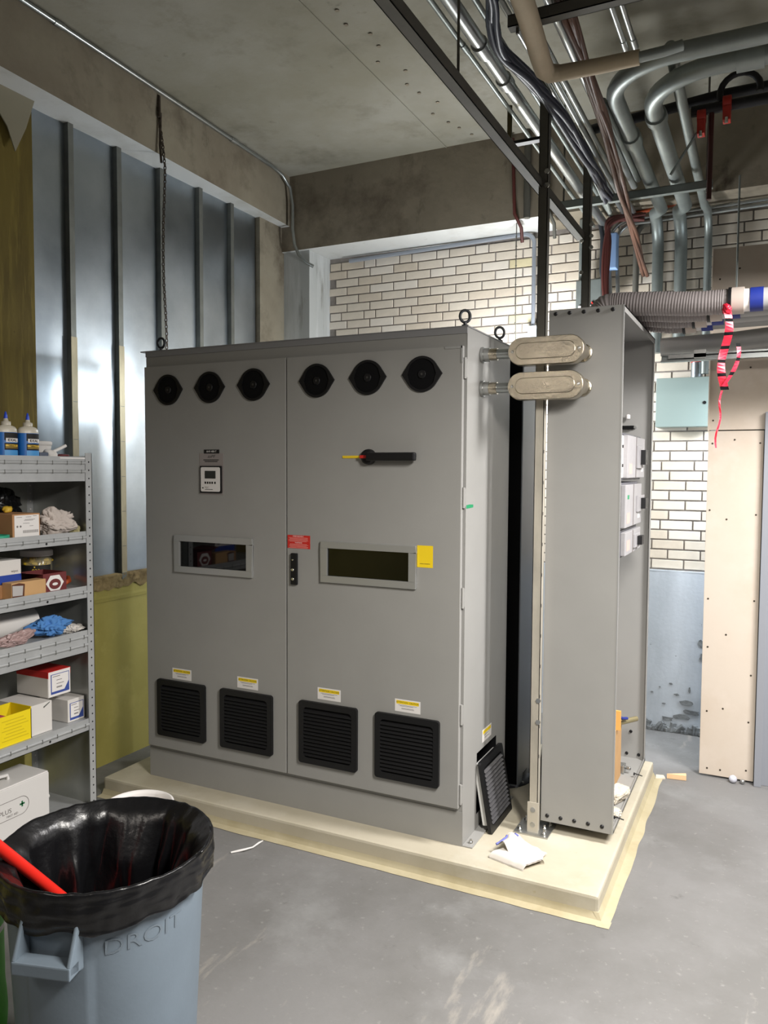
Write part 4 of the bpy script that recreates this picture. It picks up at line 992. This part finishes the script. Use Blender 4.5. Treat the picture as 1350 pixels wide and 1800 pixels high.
# ------------------------------------------------------------------ shelving unit
SX0, SX1, SY0, SY1 = -2.24, -1.82, -1.34, -.385
sh = thing('shelving_unit', 'galvanised perforated steel shelving unit along the left wall', 'shelving', ((SX0+SX1)/2, (SY0+SY1)/2, 0))
for (x, y, dx, dy) in ((SX1, SY1, -1, -1), (SX1, SY0, -1, 1), (SX0, SY1, 1, -1), (SX0, SY0, 1, 1)):
    mb = MB().box(x, x+dx*.003, y, y+dy*.040, 0, 1.845).box(x, x+dx*.040, y, y+dy*.003, 0, 1.845)
    po = mb.build('post', M_shelf, sh)
    if dy == -1:
        hb = MB()
        for k in range(44):
            z = .06+k*.0405
            for j in (-1,):
                hb.lathe([(.0042, -.0006), (.0042, .0006)], ((x+.0003 if dx < 0 else x+dx*.004), y-.020, z), 8, axis='x')
        hb.build('punched_hole', M_hole if dx < 0 else M_white, po)['kind'] = 'stuff'
levels = [(1.827, .122), (1.462, .060), (1.192, .062), (.972, .112), (.527, .062), (.085, .06)]
for z, lip in levels:
    mb = MB().box(SX0+.004, SX1-.004, SY0+.003, SY1-.004, z-.018, z-.012, 0)
    mb.box(SX1-.006, SX1-.0035, SY0+.042, SY1-.041, z-lip, z, 0).box(SX1-.02, SX1-.0035, SY0+.042, SY1-.041, z-lip, z-lip+.003, 0)
    rows = 2 if lip > .1 else 1
    so = mb.build('shelf', M_shelf, sh)
    for r in range(rows):
        zr = z-.030-r*.042
        MB().tube([(SX1-.004, SY0+.044, zr), (SX1-.004, SY1-.042, zr)], .0085, 8).build('rolled_bead', M_shelf, so)
        nb = MB()
        for k in range(10): nb.box(SX1+.0040, SX1+.0048, SY0+.12+k*.085, SY0+.1235+k*.085, zr-.010, zr+.010)
        nb.build('notch', M_stud, so)
    if lip < .1: MB().lathe([(.001, 0), (.006, .0003)], (SX1-.0032, -.66, z-lip+.016), 10, axis='x').build('slot', M_hole, so)
MB().box(SX0+.004, SX1-.004, SY1-.0035, SY1-.001, .02, 1.83).build('end_panel', M_shelfhi, sh)
MB().box(SX0+.0, SX0+.002, SY0+.04, SY1-.04, .55, 1.80).build('rear_panel', M_shelfhi, sh)
def carton(name, label, x0, x1, y0, y1, z0, z1, mats, cat='box', group=None):
    t = thing(name, label, cat, ((x0+x1)/2, (y0+y1)/2, z0), group)
    MB().box(x0, x1, y0, y1, z0, z1).build('carton_body', mats, t, .002)
    return t
def panel_x(parent, name, mm, x, y0, y1, z0, z1, th=.0006): return MB().box(x, x+th, y0, y1, z0, z1).build(name, mm, parent)
# top shelf: two glue bottles, tub, nozzle, paper
def bottle(y, x, label):
    t = thing('glue_bottle', label, 'bottle', (x, y, 1.815), 'blue glue bottles on the top shelf')
    def oval(prof, mm, name, a=.052, b=.034):
        mb_ = MB()
        rings = [[(x+b*r*math.cos(2*PI*k/28), y+a*r*math.sin(2*PI*k/28), z_) for k in range(28)] for r, z_ in prof]
        vs = [p for R_ in rings for p in R_]; fs = []
        for i in range(len(rings)-1):
            for k in range(28): fs.append((i*28+k, i*28+(k+1) % 28, (i+1)*28+(k+1) % 28, (i+1)*28+k))
        mb_.add(vs, fs, 0, True); mb_.add(rings[0], [tuple(range(28))[::-1]]); mb_.add(rings[-1], [tuple(range(28))])
        return mb_.build(name, mm, t)
    z0 = 1.816
    bd = oval([(.95, z0), (1, z0+.006), (1, z0+.118), (.97, z0+.130), (.80, z0+.140), (.42, z0+.146), (.40, z0+.150)], M_bottlewhite, 'bottle_body')
    oval([(1.012, z0+.008), (1.012, z0+.114)], M_bottleblue, 'label_wrap')
    mb_ = MB()
    def patch(y0, y1, za, zb, mm, name, k=1.02):
        p_ = MB()
        for i in range(10):
            t0 = math.asin(max(-1, min(1, (y0+(y1-y0)*i/10)/.052))); t1 = math.asin(max(-1, min(1, (y0+(y1-y0)*(i+1)/10)/.052)))
            A = lambda t__, z_: (x+.034*k*math.cos(t__), y+.052*k*math.sin(t__), z_)
            p_.add([A(t0, za), A(t1, za), A(t1, zb), A(t0, zb)], [(0, 1, 2, 3)])
        p_.build(name, mm, bd)
    patch(-.030, .048, z0+.078, z0+.112, M_ink, 'black_panel'); patch(-.030, .048, z0+.036, z0+.066, M_ink, 'black_panel')
    patch(-.024, .046, z0+.070, z0+.088, M_white, 'logo_band', 1.03); patch(-.026, .042, z0+.050, z0+.060, M_gold, 'gold_band', 1.03)
    patch(-.026, .046, z0+.044, z0+.046, M_gold, 'gold_line', 1.03); patch(-.03, .048, z0+.01, z0+.034, M_bottlelt, 'pale_panel', 1.03)
    text_obj('IDEAL', .017, M_ink, bd, (x+.0362, y+.004, z0+.079), ROT_X, depth=.0002)
    text_obj('Yellow 77', .010, M_ink, bd, (x+.0362, y+.004, z0+.055), ROT_X, depth=.0002)
    MB().lathe([(.021, 0), (.021, .016), (.012, .018), (.009, .030)], (x, y, z0+.146), 18).build('collar', M_bottlewhite, t)
    MB().lathe([(.0085, 0), (.007, .014), (.003, .030), (.001, .031)], (x, y, z0+.176), 12).build('spout_cap', M_capblue, t)
bottle(-.700, -1.885, 'blue labelled glue bottle nearer the white tub on the top shelf')
bottle(-.815, -1.885, 'blue labelled glue bottle at the photo edge on the top shelf')
tag(MB().lathe([(.058, 0), (.066, .06), (.066, .066), (.070, .068), (.070, .082), (.064, .086)], (-2.02, -.54, 1.815), 28).build('plastic_tub', M_whitebox), 'round white lidded tub behind the glue bottles', 'tub')
nz = thing('caulk_nozzle', 'white plastic nozzle piece lying beside the tub', 'nozzle', (-1.9, -.56, 1.816))
crumple((-1.895, -.565, 1.815), (.05, .085, .055), 4, .25, sub=3).build('nozzle_base', M_whitebox, nz)
MB().cyl((-1.89, -.565, 1.845), (-1.885, -.485, 1.880), .008, 10).build('nozzle_tip', M_white, nz)
MB().box(-1.92, -1.88, -.64, -.59, 1.8155, 1.845).build('grey_wedge', mat('slate_plastic', '#5a6272', .5), nz, .004)
tag(MB().box(-1.90, -1.822, -.575, -.415, 1.816, 1.822).build('folded_sheet', M_white, None, .001), 'folded white sheet on the top shelf corner', 'paper')
tag(crumple((-1.93, -.46, 1.823), (.06, .08, .022), 12, .3, sub=3).build('maroon_cloth', M_maroon), 'small maroon cloth on the folded sheet', 'cloth')
# second shelf
t = carton('labelled_carton', 'brown carton with a white printed label on the second shelf', -2.06, -1.862, -.81, -.662, 1.451, 1.562, [M_card])
panel_x(t, 'printed_label', M_white, -1.8615, -.800, -.668, 1.455, 1.556)
mb = MB()
for (a, b, z) in ((-.79, -.76, 1.546), (-.74, -.71, 1.546), (-.745, -.69, 1.535), (-.75, -.70, 1.531), (-.755, -.72, 1.518), (-.72, -.70, 1.505), (-.70, -.68, 1.55)): mb.box(-1.8608, -1.8605, a, b, z, z+.0018)
for k in range(14): mb.box(-1.8608, -1.8605, -.755+k*.006, -.752+k*.006, 1.474, 1.487)
mb.lathe([(.005, 0), (.005, .0003)], (-1.8608, -.785, 1.505), 10, axis='x').lathe([(.005, 0), (.005, .0003)], (-1.8608, -.768, 1.505), 10, axis='x')
mb.build('label_print', M_greyink, t)
tag(MB().lathe([(.034, 0), (.054, 0), (.054, .022), (.034, .022), (.034, 0)], (-1.885, -.875, 1.451), 26, caps=False).build('tape_roll', M_greentape), 'teal tape roll lying before the brown carton', 'tape')
tag(crumple((-1.905, -.545, 1.449), (.13, .215, .150), 2, .42).build('grey_rag', M_cloth), 'crumpled pale grey rag on the second shelf', 'rag')
tag(crumple((-1.91, -.418, 1.450), (.09, .055, .05), 6, .5, sub=3).build('work_gloves', M_cloth_y), 'cream work gloves squeezed beside the shelf end', 'gloves')
tag(crumple((-2.13, -.70, 1.45), (.16, .36, .34), 9, .4).build('black_bag', M_bag), 'black plastic bag stuffed at the back of the second shelf', 'bag')
tag(crumple((-1.99, -.735, 1.564), (.05, .07, .035), 14, .25, sub=3).build('yellow_cap', M_gold), 'small yellow sponge resting on the brown carton', 'cap')  # small lump standing for a yellow cap
tag(crumple((-2.05, -.92, 1.57), (.12, .16, .14), 15, .5).build('cream_wad', M_paper), 'crumpled cream wad high on the second shelf', 'paper')
MB().box(-2.12, -1.99, -1.0, -.86, 1.451, 1.575).build('dark_case', M_black, None, .004)
tag(bpy.data.objects['dark_case'], 'black case under the cream wad on the second shelf', 'case')
# third shelf
jr = thing('wire_nut_jar', 'clear jar of yellow wire connectors with a white lid', 'jar', (-2.10, -.486, 1.181))
MB().lathe([(.066, 0), (.072, .006), (.072, .135), (.06, .15), (.06, .155)], (-2.10, -.486, 1.181), 28).build('jar_body', M_jar, jr)
MB().lathe([(.066, 0), (.076, .002), (.076, .026), (.072, .030)], (-2.10, -.486, 1.332), 28).build('lid', M_white, jr)
nutm = MB().lathe([(.011, 0), (.009, .014), (.004, .024)], (0, 0, 0), 7).mesh('wire_nut', M_nut)
for k in range(46):
    a = random.random()*6.28; r = .055*math.sqrt(random.random()) if k > 26 else .056
    o = bpy.data.objects.new('wire_nut', nutm); COL.objects.link(o); o.parent = jr
    o.location = (r*math.cos(a), r*math.sin(a), .085+.05*random.random()); o.rotation_euler = (random.random()*6, random.random()*6, 0)
lb = MB()
for i in range(14):
    a0 = -1.9+i*.16; a1 = a0+.16; R_ = .0735
    A = lambda a, z: (-2.10+R_*math.cos(a), -.486+R_*math.sin(a), z-.012)
    lb.add([A(a0, 1.22), A(a1, 1.22), A(a1, 1.262), A(a0, 1.262)], [(0, 1, 2, 3)], 1, True); lb.add([A(a0, 1.262), A(a1, 1.262), A(a1, 1.303), A(a0, 1.303)], [(0, 1, 2, 3)], 0, True)
lb.build('jar_label', [M_ink, M_bluelab], jr)
aN = -.75
text_obj('833', .026, M_gold, jr, (-2.10+.0745*math.cos(aN), -.486+.0745*math.sin(aN), 1.263), (Matrix.Rotation(aN, 3, 'Z') @ ROT_X), depth=.0003)
t = carton('white_blue_carton', 'white and blue carton stacked at the edge of the third shelf', -2.05, -1.905, -.93, -.735, 1.245, 1.352, [M_whitebox])
panel_x(t, 'blue_band', M_royal, -1.9045, -.93, -.735, 1.245, 1.285); MB().box(-2.05, -1.905, -.9306, -.93, 1.245, 1.285).build('blue_band', M_royal, t)
text_obj('wipes', .016, M_greyink, t, (-1.904, -.77, 1.30), ROT_X, depth=.0001)
t = carton('brown_tray', 'plain brown tray under the white and blue carton', -2.05, -1.90, -.94, -.73, 1.181, 1.243, [M_card])
mr = thing('maroon_carton', 'open maroon carton with an octagonal logo on the third shelf', 'box', (-1.93, -.58, 1.181))
mb = MB().box(-2.02, -1.862, -.650, -.647, 1.181, 1.272).box(-2.02, -1.862, -.518, -.515, 1.181, 1.272).box(-1.865, -1.862, -.647, -.518, 1.181, 1.272).box(-2.02, -2.017, -.647, -.518, 1.181, 1.272).box(-2.02, -1.862, -.65, -.515, 1.181, 1.184)
mb.build('carton_body', M_maroon, mr)
MB().prism([(-2.02, -.651, 1.272), (-1.862, -.651, 1.272), (-1.875, -.735, 1.285), (-2.01, -.735, 1.290)], (0, 0, .002)).build('open_flap', M_maroon, mr)
oc = lambda r: [(-1.8612, -.583+r*math.cos(a)*1.05, 1.222+r*math.sin(a)*.8) for a in [PI/6+k*PI/3 for k in range(6)]]
MB().prism([(-1.8612, -.583+.052*math.cos(k*PI/3), 1.224+.042*math.sin(k*PI/3)) for k in range(6)], (-.0004, 0, 0)).build('logo', M_white, mr)
MB().prism([(-1.8605, -.583+.034*math.cos(k*PI/10), 1.219+.025*math.sin(k*PI/10)) for k in range(20)], (-.0004, 0, 0)).build('logo_ring', M_maroon, mr)
MB().prism([(-1.8600, -.583+.016*math.cos(k*PI/8), 1.219+.007*math.sin(k*PI/8)) for k in range(16)], (-.0004, 0, 0)).build('logo_centre', M_white, mr)
tn = thing('torn_carton', 'small tan carton with a torn grey label in front on the third shelf', 'box', (-1.85, -.75, 1.181))
MB().box(-1.90, -1.838, -.84, -.655, 1.181, 1.255).build('carton_body', M_tan, tn, .002)
MB().prism([(-1.8372, -.838, 1.19), (-1.8372, -.775, 1.188), (-1.8372, -.770, 1.245), (-1.8372, -.80, 1.252), (-1.8372, -.838, 1.248)], (-.0006, 0, 0)).build('dark_rim', M_carddk, tn)
MB().prism([(-1.8366, -.836, 1.196), (-1.8366, -.784, 1.194), (-1.8366, -.780, 1.238), (-1.8366, -.836, 1.243)], (-.0006, 0, 0)).build('grey_label', M_paleplastic, tn)
tag(MB().tube([(-1.97, -.49, 1.19), (-1.95, -.46, 1.195), (-1.94, -.43, 1.21), (-1.97, -.41, 1.22)], .013, 8).build('tool_grip', M_orange), 'rust orange tool grip at the third shelf end', 'tool')
# fourth shelf
tag(MB().tube([(-2.06, -1.25, 1.025), (-2.045, -.57, 1.025)], .062, 24).build('paper_roll', M_whitebox), 'white paper roll lying along the fourth shelf', 'paper roll')
tag(crumple((-1.90, -.585, .962), (.13, .23, .135), 21, .42).build('blue_rag', M_cloth_b), 'crumpled blue rag on the fourth shelf', 'rag')
tag(crumple((-1.885, -.455, .961), (.09, .14, .045), 22, .35).build('white_cloth', M_cloth_w), 'small white cloth beside the blue rag', 'cloth')
tag(crumple((-1.875, -.79, .961), (.07, .22, .075), 23, .4).build('plastic_pouch', mat('pinkish_film', '#a98f8c', .3)), 'pinkish plastic pouch before the white paper roll', 'pouch')
# fifth shelf
Z5 = .516
t = carton('white_carton', 'white carton with a blue bordered label next to the shelf end', -2.08, -1.882, -.502, -.398, Z5, .628, [M_whitebox])
def blue_label(t, x, y0, y1, z0, z1):
    panel_x(t, 'label_border', M_bluelab, x, y0, y1, z0, z1, .0004); panel_x(t, 'label_field', M_white, x+.0004, y0+.005, y1-.004, z0+.012, z1-.003, .0004)
    MB().prism([(x+.0012, y1-.004, z0+.012), (x+.0012, y1-.004, z0+.05), (x+.0012, y1-.03, z0+.012)], (-.0004, 0, 0)).build('label_corner', M_bluelab, t)
    mb_ = MB()
    for a, b, z in ((.1, .5, .86), (.3, .6, .66), (.3, .7, .48), (.3, .6, .32), (.3, .6, .28)): mb_.box(x+.0008, x+.0011, y0+(y1-y0)*a, y0+(y1-y0)*b, z0+(z1-z0)*z, z0+(z1-z0)*z+.003)
    mb_.build('label_print', M_greyink, t)
blue_label(t, -1.8818, -.490, -.405, .525, .610)
t = carton('white_carton', 'plain white carton beside the yellow carton on the fifth shelf', -2.10, -1.872, -.725, -.605, Z5, .660, [M_whitebox])
MB().prism([(-1.8715, -.655, .640), (-1.8715, -.615, .658), (-1.8715, -.618, .652), (-1.8715, -.652, .634)], (-.0005, 0, 0)).build('torn_slot', M_stud, t)
t = carton('red_carton', 'red and white carton stacked on the white cartons', -2.12, -1.902, -.600, -.466, .662, .788, [M_whitebox])
MB().box(-2.121, -1.901, -.6006, -.4654, .757, .7886).build('red_lid', M_redbox, t)
panel_x(t, 'white_end', M_white, -1.9012, -.598, -.468, .664, .786, .001)
blue_label(t, -1.9000, -.585, -.475, .675, .772)
yb = thing('yellow_carton', 'bright yellow open carton on the fifth shelf', 'box', (-1.92, -.8, Z5))
mb = MB().box(-1.868, -1.864, -.90, -.728, Z5, .655).box(-2.0, -1.864, -.732, -.728, Z5, .665).box(-2.0, -1.864, -.904, -.90, Z5, .645).box(-2.004, -2.0, -.904, -.728, Z5, .665).box(-2.0, -1.866, -.90, -.73, Z5, Z5+.003)
mb.build('carton_body', M_yellowbox, yb)
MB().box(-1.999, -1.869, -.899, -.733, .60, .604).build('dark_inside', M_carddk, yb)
mb = MB()
for k in range(7): mb.box(-1.8638, -1.8634, -.885+.01*(k % 3), -.745-.012*((k*5) % 4), .54+k*.015, .5435+k*.015)
mb.build('embossed_print', mat('ochre_print', '#cdb40c', .6), yb)
tag(MB().box(-1.985, -1.885, -.95, -.845, .606, .650).build('pink_tray', M_pink, None, .006), 'pink tray sitting in the yellow carton', 'tray')
# first aid cabinet on the bottom shelf
fa = thing('first_aid_cabinet', 'white first aid cabinet with a green cross on the bottom shelf', 'first aid box', (-1.92, -.85, .075))
MB().box(-2.06, -1.865, -1.15, -.640, .075, .330).build('case', M_firstaid, fa, .004)
MB().box(-1.866, -1.858, -1.145, -.642, .08, .325).build('door', M_firstaid, fa, .003)
MB().tube([(-1.94, -.92, .331), (-1.94, -.915, .352), (-1.94, -.86, .356), (-1.94, -.805, .352), (-1.94, -.80, .331)], .008, 8).build('carry_handle', M_firstaid, fa)
MB().cyl((-1.88, -.642, .20), (-1.88, -.630, .20), .012, 10).build('latch', M_firstaid, fa)
o_ = rrect(.30, .085, .042, 8); i_ = rrect(.295, .080, .040, 8); mb = MB()
for k in range(len(o_)):
    j = (k+1) % len(o_); Fp = lambda p, e=0: (-1.8575+e, -.905+p[0], .222+p[1])
    mb.add([Fp(o_[k]), Fp(o_[j]), Fp(i_[j]), Fp(i_[k])], [(0, 1, 2, 3)])
mb.build('border_line', M_greyink, fa)
text_obj('BU-PLUS', .030, M_greyink, fa, (-.0+-1.8574, -.905, .218), ROT_X, depth=.0002); text_obj('FIRST AID', .014, M_greyink, fa, (-1.8574, -.845, .195), ROT_X, depth=.0002)
MB().box(-1.8578, -1.8572, -.805, -.779, .224, .232).box(-1.8578, -1.8572, -.796, -.788, .215, .241).build('green_cross', M_greencross, fa)
tag(MB().box(-2.215, -2.195, -1.2, -.70, .075, .47).build('yellow_board', M_yb, None, .002), 'pale yellow board standing behind the first aid cabinet', 'board')

# ------------------------------------------------------------------ bin
BX, BY, BR, BHT = -.488, -1.60, .277, .69
bn = thing('waste_bin', 'large grey ribbed plastic waste bin in the foreground', 'bin', (BX, BY, 0))
fwd = math.atan2(-_f.y, -_f.x)      # direction from the bin towards the camera
to_cam = math.atan2(CAM.y-BY, CAM.x-BX)
ah = to_cam-.52
def bin_r(a, z):
    r = .238+(.272-.238)*z/BHT
    d = (a-ah+PI) % (2*PI)-PI
    d2 = abs(((d+PI/2) % PI)-PI/2)
    if z < .52: r += .007*max(0, min(1, (.36-d2)/.03))
    else: r += .007*max(0, min(1, (.36-d2+ (z-.52)*3)/.03))
    if z < .025: r -= .01
    return r
nA = 144; zs = [0, .02, .03, .1, .2, .3, .4, .48, .515, .525, .535, .55, .57, .6, .64, .66]
mb = MB().grid(lambda u, v: Vector((BX+bin_r(2*PI*u, zs[round(v*(len(zs)-1))])*math.cos(2*PI*u), BY+bin_r(2*PI*u, zs[round(v*(len(zs)-1))])*math.sin(2*PI*u), zs[round(v*(len(zs)-1))])), nA, len(zs), closeu=True)
mb.lathe([(.272, .655), (.285, .66), (.287, .685), (.28, .692), (.268, .69), (.262, .64), (.229, .03), (.001, .02)], (BX, BY, 0), 72, caps=False)
mb.add([(BX+.225*math.cos(2*PI*k/40), BY+.225*math.sin(2*PI*k/40), .001) for k in range(40)], [tuple(range(40))[::-1]])
mb.build('shell', M_bin, bn)
for a in (ah, ah+PI):
    d = Vector((math.cos(a), math.sin(a), 0)); l = Vector((-math.sin(a), math.cos(a), 0)); C0 = Vector((BX, BY, 0))
    mb = MB()
    for s_ in (-1, 1):
        e = C0+l*s_*.070
        mb.prism([e+d*.262+Vector((0, 0, .60)), e+d*.262+Vector((0, 0, .505)), e+d*.325+Vector((0, 0, .520)), e+d*.325+Vector((0, 0, .545)), e+d*.285+Vector((0, 0, .635))][::(1 if s_ > 0 else -1)], l*s_*.010)
    Mt = Matrix((l, d, Vector((0, 0, 1)))).transposed().to_4x4(); Mt.translation = C0+d*.305+Vector((0, 0, .527)); mb.obox(Mt, .160, .045, .034)
    mb.build('handle', M_bin, bn, .004)
text_obj('DROIT', .075, mat('faded_marker', '#6a757f', .6), bn, (0, 0, 0), Matrix.Identity(3), 'marker_scrawl', .0002)
_o = bpy.data.objects['marker_scrawl']
a0 = to_cam+.36
for v in _o.data.vertices:
    a = a0+(v.co.x)/.272; zz = .548+v.co.y*.8+.02*v.co.x
    rr = .2722+.008; 
    rr = bin_r(a, zz)+.0015+v.co.z
    v.co = Vector((BX+rr*math.cos(a), BY+rr*math.sin(a), zz))
# liner bag
def bag(u, v):
    a = 2*PI*u; q_ = Vector((math.cos(a)*2.2, math.sin(a)*2.2, v*2))
    n1 = noise.noise(q_*1.7+Vector((5, 2, 1))); n2 = noise.noise(q_*4.2); n3 = noise.noise(Vector((math.cos(a)*5.5, math.sin(a)*5.5, v*1.2)))
    fold_ = abs(noise.noise(Vector((math.cos(a)*4.0+v*1.2, math.sin(a)*4.0, v*.9+7))))
    if v < .30:      # outer skirt up to the rim
        t = v/.30; r = .293+.006*n2+.010*(t)*(1-t)*4*.5+.005*n3*(1-t)+.004*noise.noise(Vector((math.cos(a)*2, math.sin(a)*2, v*40))); z = .608+.022*n1+.010*math.sin(a*2+1)+t*(.095-.022*n1)
        if t < .05: r += .004
    elif v < .36: t = (v-.30)/.06; r = .298-.016*t; z = .705+.006*math.sin(t*PI)+.004*n2
    else:
        t = (v-.36)/.64; r = (.282-.030*min(1, t*30)-.035*t-.18*max(0, t-.78)/.22)-(.095*fold_+.02*abs(n1)+.012*abs(n2))*min(1, t*5)*(1-.35*t); z = .703-.60*min(1, t/.8)-.02*max(0, t-.8)+.004*n3
    return Vector((BX+r*math.cos(a), BY+r*math.sin(a), z))
mb = MB().grid(bag, 200, 60, closeu=True)
mb.lathe([(.03, .088), (.001, .087)], (BX, BY, 0), 24)
tag(mb.build('bin_liner', M_bag), 'shiny black plastic liner bag folded over the bin rim', 'bag')
# red handle stick
P0 = CAM+1.93*(_f+_r2*((-120-675)/FPX)-_u2*((1395-900)/FPX)); P1 = CAM+2.24*(_f+_r2*((62-675)/FPX)-_u2*((1540-900)/FPX)); P2 = P1+(P1-P0)*.9
tag(MB().tube([P0, P1, P2], .0165, 14).build('red_broomstick', mat('red_enamel', '#d4291f', .35)), 'red broomstick stuck into the lined bin', 'broomstick')
# white pail behind the bin
PXc, PYc = -1.22, -.72
pl = thing('white_pail', 'white round pail hidden behind the bin', 'pail', (PXc, PYc, 0))
MB().lathe([(.125, 0), (.130, .01), (.142, .30), (.15, .305), (.15, .325), (.14, .33), (.135, .31), (.12, .02), (.001, .015)], (PXc, PYc, 0), 40).build('pail_body', M_white, pl)
# green sack pile and yellow rope at the left edge
gs = thing('green_sack', 'green and white printed sack standing left of the bin', 'sack', (-1.00, -1.72, 0))
def sack(u, v):
    a = 2*PI*u; sx_ = .135; sy_ = .12; p = 2.6
    ca, sa = math.cos(a), math.sin(a); k = 1/((abs(ca)**p+abs(sa)**p)**(1/p))
    b = 1+.06*noise.noise(Vector((ca*2, sa*2, v*5)))-.5*max(0, v-.86)/.14*.9-.06*max(0, .06-v)/.06
    return Vector((-1.00+sx_*k*b*ca, -1.72+sy_*k*b*sa, .003+.545*v))
mb = MB().grid(sack, 40, 30, closeu=True)
for i, f in enumerate(mb.f):
    z = sum(mb.v[k][2] for k in f)/len(f); mb.mi[i] = 1 if (z > .44 or .36 < z < .385) else 0
mb.build('sack_body', [M_sack, M_sackw], gs)
MB().lathe([(.001, .0), (.085, .0), (.10, .012), (.001, .014)], (-1.00, -1.72, .535), 24).build('sack_top', M_sackw, gs)
Msk = Matrix.Rotation(-.6, 3, 'Z') @ ROT_X
dS = Vector((math.cos(-.6), math.sin(-.6), 0)); lS = Vector((math.sin(.6), math.cos(.6), 0))
cS = Vector((-1.00, -1.72, 0))+dS*.162
text_obj('40 KG', .055, mat('dark_green_print', '#1d5c22', .5), gs, cS+Vector((0, 0, .12)), Msk, depth=.0005)
mb = MB(); Mk = Matrix((lS, dS, Vector((0, 0, 1)))).transposed().to_4x4()
for k, (dz, ww, hh) in enumerate(((.27, .05, .03), (.24, .04, .02), (.215, .05, .015), (.31, .16, .02))):
    Mt = Mk.copy(); Mt.translation = cS+Vector((0, 0, dz))-dS*.004; mb.obox(Mt, ww, .01, hh)
mb.build('white_print', M_sackw, gs)
Mt = Mk @ Matrix.Rotation(.5, 4, 'Y'); Mt.translation = cS+Vector((0, 0, .40))-dS*.006
MB().obox(Mt, .22, .02, .035).build('black_strap', M_black, gs)
rp = thing('rope_coil', 'coil of yellow rope lying on the green sack', 'rope', (-1.00, -1.72, .55))
mb = None
for k in range(5):
    R_ = .06+.008*(k % 3); zc = .562+k*.016; pts = [(-1.00+R_*1.3*math.cos(2*PI*i/28), -1.72+R_*1.2*math.sin(2*PI*i/28), zc+.006*math.sin(2*PI*i/28+k)) for i in range(28)]
    MB().tube(pts, .009, 8, close=True).build('rope_turn', M_rope, rp)
for o in list(bpy.data.objects):
    if '_local' in o: del o['_local']
